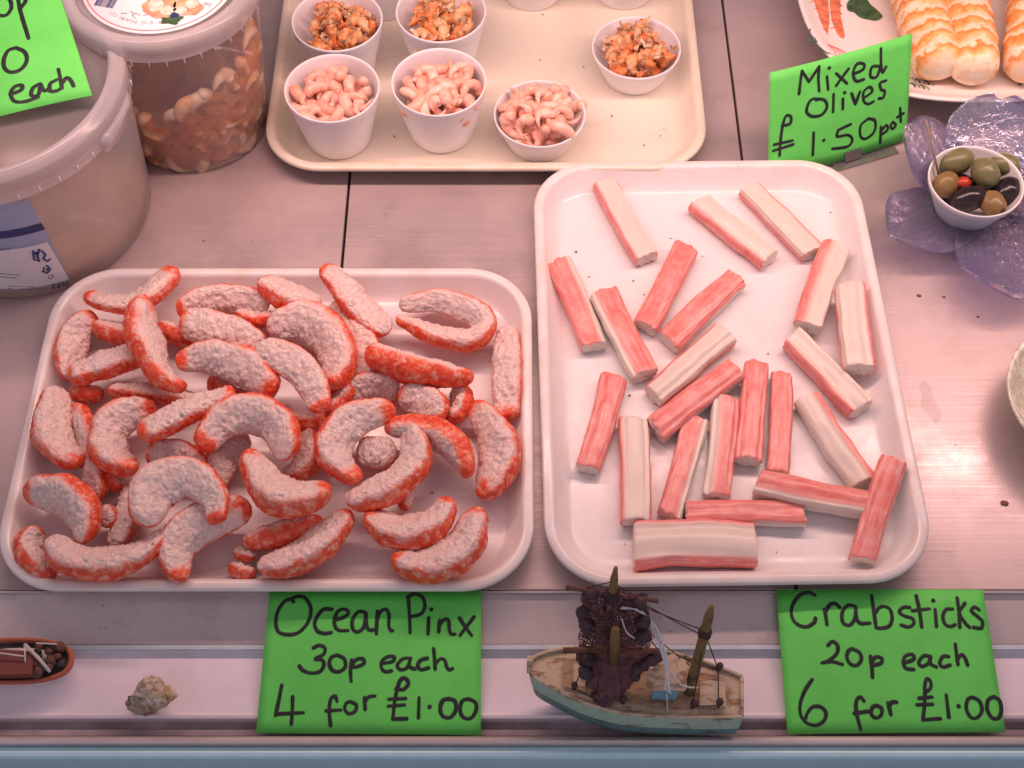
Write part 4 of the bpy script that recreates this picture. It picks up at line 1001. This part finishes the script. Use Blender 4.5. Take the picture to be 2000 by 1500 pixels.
for a in range(0, 180, 36): line(mb, [(1585 + 11 * math.cos(R(a)), 80 + 9 * math.sin(R(a))), (1585, 80), (1585 - 11 * math.cos(R(a)), 80 - 9 * math.sin(R(a)))], 0.0006)
mb.build('painted_scroll', 'paint_line', plat, origin=plat.location)
mb = MB()
for i in range(9):
    x, y = 1778 + (i % 5) * 9, 152 + (i // 5) * 10 + (i % 5) * 2; line(mb, [(x, y), (x + 6, y + 2), (x + 10, y + 8)], 0.0009, i % 2)
mb.build('painted_sprig', ['paint_sprig', 'paint_line'], plat, origin=plat.location)
mb = MB(); line(mb, [(1985,158),(1998,162),(2010,160)], 0.0012, 1); line(mb, [(1990,166),(2000,160),(2012,154)], 0.0012, 1)
mb.build('painted_sprig', ['paint_sprig', 'paint_line'], plat, origin=plat.location)
def roll(a, b_, wpx, label, seed, tail):
    n, m = 60, 40; zc = ZD + 0.022; A, B = U(a[0], a[1], zc), U(b_[0], b_[1], zc - 0.002); r = wpx / 2 * mmpx(B); t_ = (B - A).normalized(); rt = t_.cross(Vector((0, 0, 1))).normalized(); up_ = rt.cross(t_)
    rows = []; al = []; ar = []; ri = []
    for i in range(n):
        u = i / (n - 1); e = min(1, (1 - u) * (B - A).length / (r * tail)); rr = r * (0.16 + 0.84 * math.sqrt(max(0, 1 - (1 - e) ** 2.2))) * (0.86 + 0.14 * min(1, u * 2.2))
        if u < 0.06: rr *= 0.4 + 10 * u
        row = []
        for k in range(m):
            f = 2 * math.pi * k / m; v = A + (B - A) * u + (rt * math.cos(f) + up_ * math.sin(f) * 0.92) * rr
            v += (rt * math.cos(f) + up_ * math.sin(f)) * (0.0003 * math.sin(u * 62 + 1.8 * MN.noise(v * 40) + seed) + 0.0016 * MN.noise(v * 55))
            row.append(v); al.append(u); ar.append(abs(k / m - 0.5) * 2); ri.append(max(0, min(1, (u - 0.955 + 0.03 * MN.noise(v * 90)) * 18)))
        rows.append(row)
    dz = min(v.z for row in rows for v in row) - (ZD - 0.0006)
    mb = MB(); mb.grid([[v - Vector((0, 0, dz)) for v in row] for row in rows], along=al, around=ar, rind=ri, seed=[seed] * (n * m))
    tag(mb.build('seafood_roll', 'striped_roll'), label, 'seafood roll', 'striped rolls on the platter')
roll((1762, -75), (1838, 142), 102, 'striped roll beside the Mixed Olives card, its cream end showing', 1.3, 0.75)
roll((1868, -85), (1906, 152), 102, 'striped roll in the middle of the platter with blunt orange end', 5.1, 0.95)
roll((2022, -85), (2008, 150), 104, 'striped roll cut off by the right picture edge', 8.8, 0.95)

# ------------------------------------------------------------------ FLOWER DISH WITH OLIVES
fc = U(1930, 385, 0.010); ft = empty('flower_dish', Vector((fc.x, fc.y, 0)), 'lavender iridescent glass dish shaped like an open flower', 'dish')
mb = MB(); mb.lathe(Vector((fc.x, fc.y, 0)), [(0.0005, 0.004), (0.024, 0.004), (0.030, 0.0), (0.033, 0.0), (0.030, 0.006), (0.036, 0.010), (0.034, 0.0115), (0.0005, 0.008)], 48); mb.build('foot', 'iridescent_glass', ft)
def petal(tip, ztip, wide, cup_, seed):
    T_ = U(tip[0], tip[1], ztip); C = Vector((fc.x, fc.y, 0.010)); d = T_ - C; sd = Vector((-d.y, d.x, 0)).normalized(); nu, nv = 26, 25; rows = {0: [], 1: []}
    for i in range(nu + 1):
        u = i / nu; wv = wide * (0.32 + 0.68 * math.sin(min(1.0, u * 1.08 + 0.05) * math.pi * 0.62)) * (1 if u < 0.72 else math.sqrt(max(0.02, 1 - ((u - 0.72) / 0.29) ** 2)))
        for s in (0, 1):
            row = []
            for j in range(nv + 1):
                v = j / nv * 2 - 1; p = C + Vector((d.x, d.y, 0)) * (u * (1 - 0.05 * v * v)) + sd * v * wv
                z = 0.010 + (ztip - 0.010) * u ** 1.7 + cup_ * v * v * u + 0.0018 * math.sin(v * 4 + seed + u * 3) * u + 0.0011 * math.cos(v * 30) * (1 - 0.5 * u)
                p.z = z - (0.0022 if s else 0); row.append(p)
            rows[s].append(row)
    mb = MB(); mb.grid([a + list(reversed(b_)) for a, b_ in zip(rows[0], rows[1])]); mb.build('petal', 'iridescent_glass', ft)
petal((1765, 252), 0.052, 0.036, 0.006, 0.3)
petal((1955, 190), 0.058, 0.042, 0.006, 1.7)
petal((2110, 330), 0.050, 0.040, 0.006, 3.1)
petal((1738, 462), 0.026, 0.036, 0.008, 4.4)
petal((1985, 585), 0.030, 0.041, 0.010, 5.2)
oc, orr, oh = cup((1907, 352), 0.0125, 0.036, 92, 'white plastic cup of mixed olives sitting in the glass flower dish', 0.66, 'cup_plastic', None, 'olive_cup')
def olive(px, py, z, rx, rl, mat, label, rot, hole=True):
    c = U(px, py, z); k = mmpx(c); n, m = 22, 20; a = R(rot); ax = Vector((math.cos(a), math.sin(a), 0.18)).normalized(); s1 = ax.cross(Vector((0, 0, 1))).normalized(); s2 = s1.cross(ax); rows = []
    for i in range(n + 1):
        t_ = math.pi * i / n; q = -math.cos(t_) * rl * k; w_ = max(math.sin(t_), 0.02) * rx * k
        if hole and i >= n - 2: q = -math.cos(math.pi * (n - 2) / n) * rl * k - (i - n + 2) * 0.002; w_ = math.sin(math.pi * (n - 2) / n) * rx * k * (1 if i == n - 2 else 0.75)
        rows.append([c + ax * q + (s1 * math.cos(2 * math.pi * j / m) + s2 * math.sin(2 * math.pi * j / m)) * w_ * (1 + 0.10 * MN.noise(Vector((i * 0.22, 3 * math.cos(6.283 * j / m) * 0.3, px))) + 0.05 * MN.noise(Vector((i * 0.5, math.sin(6.283 * j / m), px + 9)))) for j in range(m)])
    mb = MB(); mb.grid(rows); tag(mb.build('olive', mat), label, 'olive', 'olives in the white cup')
zo = 0.0125 + 0.024
olive(1866, 316, zo, 27, 37, 'olive_green', 'pale green olive at the back left of the cup', 20)
olive(1925, 338, zo + 0.006, 27, 33, 'olive_green', 'pale green olive on top in the middle of the cup', 110)
olive(1960, 322, zo + 0.001, 24, 33, 'olive_green', 'green pitted olive at the back right of the cup', -35)
olive(1848, 360, zo, 24, 28, 'olive_tan', 'brownish olive at the left of the cup beside the red pepper bit', 60, False)
olive(1893, 388, zo + 0.001, 25, 36, 'olive_black', 'glossy black olive at the front of the cup', 15, False)
olive(1938, 398, zo + 0.001, 24, 30, 'olive_tan', 'tan pitted olive at the front right of the cup', -60)
olive(1968, 374, zo - 0.001, 26, 32, 'olive_black', 'black olive against the right wall of the cup', 50, False)
olive(1872, 372, zo - 0.012, 28, 36, 'olive_black', 'black olive underneath the others in the cup', 50, False)
olive(1925, 366, zo - 0.012, 28, 36, 'olive_black', 'second black olive underneath the others in the cup', 120, False)
mb = MB(); mb.ball(U(1880, 357, zo + 0.002), 0.0062, 12, 8, sc=(1.2, 0.9, 0.8), jit=0.4); tag(mb.build('pepper_bit', 'pimento'), 'bit of red pepper among the olives', 'pepper')
mb = MB(); p1, p2 = U(1833, 340, zo), U(1808, 233, 0.088); mb.tube([p1, p1.lerp(p2, 0.5), p1.lerp(p2, 0.95), p2], [0.0011, 0.0011, 0.0010, 0.0003], 8); tag(mb.build('cocktail_stick', 'wood_stick'), 'thin wooden cocktail stick standing in the olive cup', 'cocktail stick')

# ------------------------------------------------------------------ PLATE at the right edge
rc_ = U(2150, 775, 0.034); kr = mmpx(rc_); Rr = 180 * kr
mb = MB(); mb.lathe(Vector((rc_.x, rc_.y, 0)), [(0.0005, 0.001), (Rr * 0.55, 0.001), (Rr * 0.6, 0.0), (Rr * 0.63, 0.004), (Rr * 0.96, 0.030), (Rr, 0.033), (Rr * 1.002, 0.0345), (Rr * 0.99, 0.0355), (Rr * 0.93, 0.031), (Rr * 0.62, 0.008), (0.0005, 0.007)], 96)
tag(mb.build('plate', 'china_marbled'), 'round cream veined plate cut off by the right picture edge', 'plate')

# ------------------------------------------------------------------ MODEL TRAWLER
ZK, ZG = -0.0118, 0.026
bt = empty('model_trawler', U(1235, 1395, ZK), 'weathered wooden model fishing boat with brown nets and white line on the ledge', 'model boat')
far = [(1033, 1296), (1050, 1280), (1095, 1268), (1160, 1262), (1250, 1264), (1345, 1283), (1410, 1305), (1449, 1321)]
near = [(1033, 1304), (1042, 1322), (1085, 1346), (1140, 1372), (1225, 1394), (1335, 1400), (1405, 1401), (1449, 1400)]
NS = 30; fa = spline(far, NS); ne = spline(near, NS); rows = []
for i in range(NS):
    u = i / (NS - 1); sh = 0.006 * (1 - u) ** 2 + 0.001 * u
    a = U(*fa[i], ZG + sh); c = U(*ne[i], ZG + sh); mid = (a + c) / 2; kx_ = mid.x
    keel = Vector((mid.x + (0.018 * (1 - u) ** 3 if u < 0.4 else -0.010 * max(0, u - 0.85) * 4), mid.y - 0.013 * math.sin(math.pi * (0.12 + 0.8 * u)), ZK + 0.0006 + 0.012 * max(0, 0.25 - u) * 2))
    full = 0.55 + 0.35 * math.sin(min(1, u * 1.3) * math.pi / 2)
    row = [a, a.lerp(keel, 0.12) + (a - mid) * 0.06, a.lerp(keel, 0.45) + (a - mid) * 0.16 * full, a.lerp(keel, 0.75) + (a - mid) * 0.22 * full, keel,
           Vector((c.x * 0.8 + keel.x * 0.2, c.y - 0.0022, ZK + 0.010 + 0.010 * max(0, 0.3 - u))), Vector((c.x * 0.92 + keel.x * 0.08, c.y - 0.0034, c.z - 0.0135)), Vector((c.x, c.y - 0.0022, c.z - 0.006)), c]
    rows.append(row)
up_rows = [[r[0], r[1], r[2]] for r in rows]; dn = [[r[2], r[3], r[4], r[5], r[6]] for r in rows]; up2 = [[r[6], r[7], r[8]] for r in rows]
mb = MB(); mb.grid(dn, closed=False, mi=1); mb.grid(up_rows, closed=False); mb.grid(up2, closed=False)
mb.add(rows[-1], [tuple(range(9))], 0); mb.add(rows[0], [tuple(range(9))], 0)
hull = mb.build('hull', ['boat_green', 'boat_blue'], bt)
mb = MB(); mb.grid([[r[0].lerp(r[8], 0.03 + 0.94 * k / 8) - Vector((0, 0, 0.0014)) for k in range(9)] for r in rows], closed=False); deck = mb.build('deck', 'boat_deck', bt)
mb = MB()
for s in (0, 8): mb.tube([r[s] + Vector((0, 0, 0.0003)) for r in rows], 0.0013, 8)
mb.tube([rows[-1][0], rows[-1][8]], 0.0013, 8); mb.build('gunwale', 'boat_deck', bt)
mb = MB(); p = U(1034, 1302, ZG + 0.008); mb.box(p + Vector((0, 0, 0.004)), (0.0035, 0.004, 0.022)); mb.build('stem_post', 'boat_deck', bt, smooth=False)
ZD2 = ZG + 0.0005
def bx_px(mb, corners, z0, z1, mi=0):
    lo = [U(x, y, z1) for x, y in corners]; vs = [Vector((p.x, p.y, z0)) for p in lo] + lo; n = len(lo)
    mb.add(vs, [tuple(range(n))[::-1], tuple(range(n, 2 * n))] + [(i, (i + 1) % n, n + (i + 1) % n, n + i) for i in range(n)], mi)
mb = MB(); bx_px(mb, [(1276, 1351), (1325, 1352), (1322, 1292), (1285, 1290)], ZD2, ZD2 + 0.015); cab = mb.build('cabin', 'boat_cabin_blue', bt, smooth=False)
mb = MB(); bx_px(mb, [(1262, 1338), (1270, 1346), (1338, 1348), (1342, 1341), (1340, 1290), (1315, 1276), (1292, 1284), (1265, 1318)], ZD2 + 0.015, ZD2 + 0.0175); mb.build('roof', 'boat_deck', cab, smooth=False, origin=bt.location)
mb = MB(); mb.grid([[U(x, 1290 + (x - 1100) * 0.095 + (y0_ - 0) * ((1340 + (x - 1100) * 0.24 if x < 1290 else 1385) - (1290 + (x - 1100) * 0.095)), ZG - 0.0002 + 0.006 * max(0, 1 - (x - 1030) / 420) ** 2) for y0_ in (0, 0.25, 0.5, 0.75, 1)] for x in range(1100, 1420, 16)], closed=False); mb.build('hold', 'boat_hold', bt)
mb = MB(); bx_px(mb, [(1366, 1378), (1418, 1378), (1416, 1332), (1368, 1326)], ZD2 - 0.001, ZD2 + 0.0035); mb.build('hatch', 'boat_deck', bt, smooth=False)
mb = MB(); bx_px(mb, [(1102, 1336), (1160, 1344), (1160, 1296), (1104, 1292)], ZD2 - 0.001, ZD2 + 0.003); mb.build('hatch', 'boat_deck', bt, smooth=False)
def pole(name, a, za, b_, zb, r0, r1, mat='mast_wood', par=None, knob=True):
    A, B = U(*a, za), U(*b_, zb); mb = MB(); N = 10; pts = [A.lerp(B, i / N) for i in range(N + 1)]; mb.tube(pts, [r0 + (r1 - r0) * i / N for i in range(N)] + [r1 * 0.5], 10); o = mb.build(name, mat, par or bt); return A, B
M1a, M1b = pole('mast', (1172, 1318), ZD2, (1203, 1108), 0.125, 0.0042, 0.0024)
M2a, M2b = pole('mast', (1346, 1352), ZD2, (1390, 1183), 0.098, 0.0038, 0.0030)
ma = lambda f: M1a.lerp(M1b, f)
mz = lambda f: M2a.lerp(M2b, f)
P_ = lambda x, y, z: U(x, y, z)
mb = MB(); mb.tube([P_(1199, 1290, 0.050), P_(1201, 1250, 0.080), P_(1202, 1228, 0.092)], [0.0034, 0.0036, 0.0026], 10); mb.build('derrick', 'mast_wood', bt)
s1, s2 = P_(1100, 1270, 0.052), P_(1295, 1272, 0.055)
mb = MB(); mb.tube([s1, s1.lerp(s2, 0.5), s2], 0.0021, 8); mb.build('spar', 'spar_wood', bt)
s3, s4 = P_(1105, 1147, 0.098), P_(1286, 1174, 0.100)
mb = MB(); mb.tube([s3, s3.lerp(s4, 0.5), s4], 0.0016, 8); mb.build('spar', 'spar_wood', bt)
mb = MB()
for f, r in ((0.72, 0.0048), (0.75, 0.0050), (0.78, 0.0045)): mb.ball(ma(f), r, 12, 8, sc=(1, 1, 0.6), jit=0.3)
mb.build('rope_lashing', 'rope_dark', bt)
mb = MB(); mb.ball(mz(0.70), 0.0048, 12, 8, sc=(1, 1, 0.9), jit=0.3); mb.build('rope_lashing', 'rope_dark', bt)
def net(c4, sag, nu, nv, name, r=0.00035, hang=0.0):
    """a knotted net hung between four corner points: a lattice of thin cords"""
    A, B, C, Dd = c4; G = []
    for j in range(nv + 1):
        v = j / nv; row = []
        for i in range(nu + 1):
            u = i / nu; p = (A.lerp(B, u)).lerp(Dd.lerp(C, u), v); k = math.sin(math.pi * u) * math.sin(math.pi * v)
            p = p + Vector((0.0022 * MN.noise(Vector((u * 9, v * 9, nu))), -sag * k + 0.003 * MN.noise(Vector((u * 6, v * 6, 3.3))), -hang * math.sin(math.pi * u) * v + 0.004 * MN.noise(Vector((u * 7, v * 7, 9.1))))); row.append(p)
        G.append(row)
    mb = MB()
    for j in range(nv + 1): mb.tube(G[j], r, 4)
    for i in range(nu + 1): mb.tube([G[j][i] for j in range(nv + 1)], r, 4)
    return mb.build(name, 'net', bt)
net([P_(1138, 1150, 0.100), P_(1262, 1160, 0.100), P_(1270, 1262, 0.060), P_(1130, 1262, 0.060)], 0.010, 30, 26, 'net', 0.00042)
net([P_(1140, 1152, 0.097), P_(1258, 1165, 0.096), P_(1262, 1252, 0.058), P_(1138, 1255, 0.058)], 0.004, 24, 20, 'net', 0.00042)
# the bundled net hanging below the spar: a gathered bag
def bag(pts_c, wid, name, mat='net'):
    n = 34; S = spline([(*P_(x, y, z), w_ * mmpx(P_(x, y, z)), dpt) for (x, y, z), w_, dpt in zip(pts_c, wid[0], wid[1])], n); mb = MB(); rows = []
    for s in S:
        row = []
        for k in range(40):
            f = 2 * math.pi * k / 40; v = Vector(s[:3]) + Vector((math.cos(f) * s[3], math.sin(f) * s[4], 0.3 * math.sin(f) * s[4]))
            v += Vector((math.cos(f), math.sin(f), 0)) * (0.0030 * MN.noise(v * 130) + 0.0014 * MN.noise(v * 380) + 0.0012 * math.cos(f * 9)); row.append(v)
        rows.append(row)
    mb.grid(rows); return mb.build(name, mat, bt)
bag([(1198, 1272, 0.050), (1196, 1292, 0.046), (1190, 1320, 0.040), (1184, 1345, 0.034), (1182, 1366, 0.030)], ([72, 66, 46, 24, 12], [0.005, 0.009, 0.011, 0.009, 0.006]), 'net_bag')
mb = MB()
for x, y, z, r in [(1150,1290,.05,.0062),(1142,1312,.045,.0068),(1148,1318,.04,.005),(1138,1195,.085,.0058),(1146,1218,.08,.0064),(1140,1212,.08,.005),(1156,1160,.098,.0058),(1250,1178,.098,.0062),(1256,1215,.085,.0066),(1258,1240,.075,.0072),(1284,1282,.052,.0058),(1272,1290,.05,.0064),(1258,1298,.046,.0064),(1245,1306,.044,.006),(1240,1318,.04,.0056),(1180,1362,.03,.0068),(1164,1358,.03,.0046)]:
    mb = MB(); mb.ball(P_(x, y, z), r * 0.74, 12, 8, jit=0.35); mb.build('net_float', 'float_dark', bt)
mb = MB()
for x, y in ((1121, 1345), (1217, 1372), (1353, 1380), (1403, 1378), (1403, 1308), (1163, 1366)):
    mb = MB(); q = P_(x, y, ZD2); mb.tube([q, q + Vector((0, 0, 0.007))], 0.0016, 7); mb.ball(q + Vector((0, 0, 0.007)), 0.0026, 10, 6, jit=0.3); mb.build('bollard', 'float_dark', bt)
mb = MB()
def rope(*p, r=0.00042, sag=0.0):
    p = list(p); Q = []
    for a, b_ in zip(p, p[1:]):
        for i in range(8):
            f = i / 8; Q.append(a.lerp(b_, f) - Vector((0, 0, sag * 4 * f * (1 - f))))
    Q.append(p[-1]); mb.tube(Q, r, 6)
bl = lambda x, y: P_(x, y, ZD2 + 0.006)
for x, y in ((1121, 1345), (1140, 1266), (1217, 1372), (1285, 1268), (1163, 1366), (1205, 1270)): rope(ma(0.76), bl(x, y))
rope(ma(0.88), P_(1140, 1150, 0.098)); rope(ma(0.86), P_(1255, 1172, 0.099)); rope(ma(0.78), mz(0.72), sag=0.002); rope(ma(0.84), mz(0.66), sag=0.002)
rope(ma(0.70), P_(1347, 1300, ZD2 + 0.01)); rope(mz(0.70), bl(1403, 1308)); rope(mz(0.66), bl(1353, 1380)); rope(bl(1403, 1308), bl(1370, 1300)); rope(bl(1403, 1308), bl(1403, 1378)); rope(bl(1353, 1380), bl(1403, 1378)); rope(bl(1121, 1345), bl(1163, 1366))
rope(ma(0.70), P_(1255, 1270, 0.055)); rope(ma(0.5), P_(1270, 1270, 0.05))
mb.build('rigging', 'rope_dark', bt)
mb = MB(); random.seed(3)
for k in range(8):
    o_ = random.uniform(-4, 4); q = random.uniform(-5, 5)
    S = spline([(*P_(1215 + o_, 1187 + q * 0.5, 0.094),), (*P_(1250 + q, 1193, 0.092),), (*P_(1280 + o_, 1230 + q, 0.075),), (*P_(1300 + o_, 1290, 0.055),), (*P_(1305 + 1.6 * q, 1352 + q, 0.045),)], 24); mb.tube(S, 0.00045, 5)
mb.tube(spline([tuple(P_(1310, 1310, 0.05)), tuple(P_(1328, 1335, 0.046)), tuple(P_(1345, 1342, 0.043)), tuple(P_(1363, 1343, 0.04))], 14), 0.0006, 5)
mb.tube(spline([tuple(P_(1213, 1205, 0.09)), tuple(P_(1225, 1236, 0.08)), tuple(P_(1250, 1250, 0.07)), tuple(P_(1266, 1253, 0.066))], 14), 0.0006, 5)
mb.tube([P_(1302, 1355, 0.045), P_(1304, 1390, 0.028), P_(1304, 1400, 0.024)], 0.00035, 5)
mb.build('white_line', 'rope_white', bt)

# ------------------------------------------------------------------ RED MODEL BOAT at the left edge
zr = 0.004
rb_ = U(30, 1290, zr); kk = mmpx(rb_); rt_ = empty('model_rowing_boat', Vector((rb_.x, rb_.y, -0.0115)), 'small red model boat with dark cluttered inside at the left picture edge', 'model boat')
LX, LY = 114 * kk, 47 * kk
def oval(q, z, qx=None): return [Vector((rb_.x + LX * (qx or q) * math.copysign(abs(math.cos(a)) ** 0.8, math.cos(a)), rb_.y + LY * q * math.copysign(abs(math.sin(a)) ** 0.8, math.sin(a)), z)) for a in (2 * math.pi * k / 64 for k in range(64))]
mb = MB(); mb.grid([oval(0.5, -0.0115, 0.7), oval(0.72, -0.0105, 0.82), oval(0.93, -0.003, 0.95), oval(0.98, zr - 0.003), ]); h_ = mb.build('hull', 'hull_white', rt_)
mb = MB(); mb.grid([oval(0.985, zr - 0.003), oval(1.0, zr - 0.001), oval(0.985, zr + 0.0008), oval(0.86, zr + 0.0006, 0.91), oval(0.82, zr - 0.003, 0.88)], cap=False); mb.build('gunwale', 'red_hull', rt_)
mb = MB(); mb.grid([oval(0.84, zr - 0.002, 0.9), oval(0.4, zr - 0.004), oval(0.02, zr - 0.004)], cap=False); mb.build('well', 'dark_hold', rt_)
mb = MB(); bx_px(mb, [(-10, 1318), (62, 1316), (66, 1272), (-5, 1268)], zr - 0.004, zr + 0.008); mb.build('cover', 'red_cover', rt_, smooth=False)
mb = MB(); random.seed(12)
for k in range(22):
    mb.ball(P_(random.uniform(68, 122), random.uniform(1262, 1312), zr + 0.003), random.uniform(0.002, 0.0045), 9, 6, mi=k % 2, jit=0.5)
mb.build('cargo', ['dark_hold', 'spar_wood'], rt_)
mb = MB(); mb.tube([P_(48, 1258, zr + 0.012), P_(75, 1285, zr + 0.009), P_(98, 1312, zr + 0.004)], 0.0012, 7); mb.tube([P_(-10, 1274, zr + 0.012), P_(48, 1282, zr + 0.011)], 0.0006, 6); mb.tube([P_(50, 1310, zr + 0.005), P_(48, 1262, zr + 0.012)], 0.0006, 6); mb.tube([P_(70, 1256, zr + 0.012), P_(112, 1258, zr + 0.006)], 0.0006, 6); mb.build('oar', 'hull_white', rt_)

# ------------------------------------------------------------------ WHELK SHELL
mb = MB(); rows = []; sc_ = U(296, 1352, 0.002); KS = 1.02; nturn = 3.1; N = 130
for i in range(N):
    u = i / (N - 1); th_ = u * nturn * 2 * math.pi; gsz = math.exp(-1.28 * (1 - u) * nturn * 0.55)
    axis = Vector((-0.95, -0.05, 0.05)).normalized(); e1 = Vector((0.05, 0.75, 0.66)).normalized(); e1 = (e1 - axis * e1.dot(axis)).normalized(); e2 = axis.cross(e1)
    c = sc_ + axis * (0.0250 * gsz * KS) + (e1 * math.cos(th_ + 2.2) + e2 * math.sin(th_ + 2.2)) * 0.0068 * gsz * KS; rad = 0.0102 * gsz * KS
    tdir = (-e1 * math.sin(th_ + 2.2) + e2 * math.cos(th_ + 2.2)); od = (e1 * math.cos(th_ + 2.2) + e2 * math.sin(th_ + 2.2)); row = []
    for k in range(28):
        f = 2 * math.pi * k / 28; v = c + (od * math.cos(f) + axis * math.sin(f) * 1.15) * rad
        v += (od * math.cos(f) + axis * math.sin(f)) * (0.0005 * gsz * math.cos(f * 11) + 0.0008 * gsz * MN.noise(v * 350)); row.append(v)
    rows.append(row)
dz = min(v.z for r in rows for v in r) + 0.0122; rows = [[v - Vector((0, 0, dz)) for v in r] for r in rows]
cen = sum((v for r in rows for v in r), Vector()) / (N * 28); tgt = U(322, 1357, cen.z); off = Vector((tgt.x - cen.x, tgt.y - cen.y, 0)); rows = [[v + off for v in r] for r in rows]
mb.grid(rows); tag(mb.build('seashell', 'shell'), 'brown and white whelk shell lying on the ledge left of the 30p each price card', 'shell')

# ------------------------------------------------------------------ CRUMBS, added glint strip
random.seed(44)
for x, y, s, mt in [(1795,577,5,0),(1843,580,4,0),(1962,983,8,0),(1910,618,3,0),(760,350,2,0),(398,470,2,0),(1440,400,2,0)]:
    mb = MB(); p = U(x, y, 0.0006); mb.ball(p, 0.75 * s * mmpx(p), 10, 6, sc=(1.2, 0.9, 0.45), jit=0.7); tag(mb.build('crumb', ['crumb_brown', 'crumb_pink'][mt]), 'tiny brown crumb on the bare steel counter', 'crumb', 'crumbs on the steel')
for x, y, s in [(1080,428,3),(1125,492,3),(1310,465,2.5),(1372,500,2.5),(1258,575,3),(1083,602,3),(1150,540,2),(1237,548,2),(1096,803,3),(1092,790,2.5),(1230,772,3),(1622,415,3),(1220,1062,2),(1650,690,2),(1500,690,2),(1545,1000,2),(1517,1078,2.5),(972,1092,4),(845,962,3)]:
    mb = MB(); p = U(x, y, ZF + 0.0003); mb.ball(p, 0.66 * s * mmpx(p), 9, 6, sc=(1.2, 0.9, 0.4), jit=0.7); tag(mb.build('crumb', random.choice(['crumb_brown', 'crumb_pink'])), 'tiny speck on the bare floor of a white tray', 'crumb', 'specks on the tray floors')
for x, y in [(1090,8),(1060,28),(1168,62),(1195,48),(1055,117),(1140,130),(1318,58),(1258,283),(770,266),(1195,226),(1290,265)]:
    mb = MB(); p = U(x, y, ZF + 0.0003); mb.ball(p, 1.5 * mmpx(p), 9, 6, sc=(1.2, 0.9, 0.4), jit=0.7); tag(mb.build('crumb', 'crumb_brown'), 'tiny speck on the bare floor of the cream tray', 'crumb', 'specks on the cream tray')
mb = MB(); rows = []  # clear strip added to imitate a glint on the steel
for i in range(22):
    u = i / 21; cx, cy = 1800 + 32 * u + 4 * math.sin(u * 9), 745 + 78 * u; wd = 9 * math.sin(math.pi * (0.08 + 0.86 * u)) + 3
    rows.append([U(cx + wd * v + 2 * MN.noise(Vector((u * 9, v * 3, 2))), cy - 6 * v, 0.0012) + Vector((0, 0, 0.0010 * MN.noise(Vector((u * 14, v * 5, 1))))) for v in (-1, -0.66, -0.33, 0, 0.33, 0.66, 1)])
mb.grid(rows, closed=False); tag(mb.build('glint_strip', 'glint_film'), 'thin clear strip added for the glint on the steel right of the crabstick tray', 'added glint')
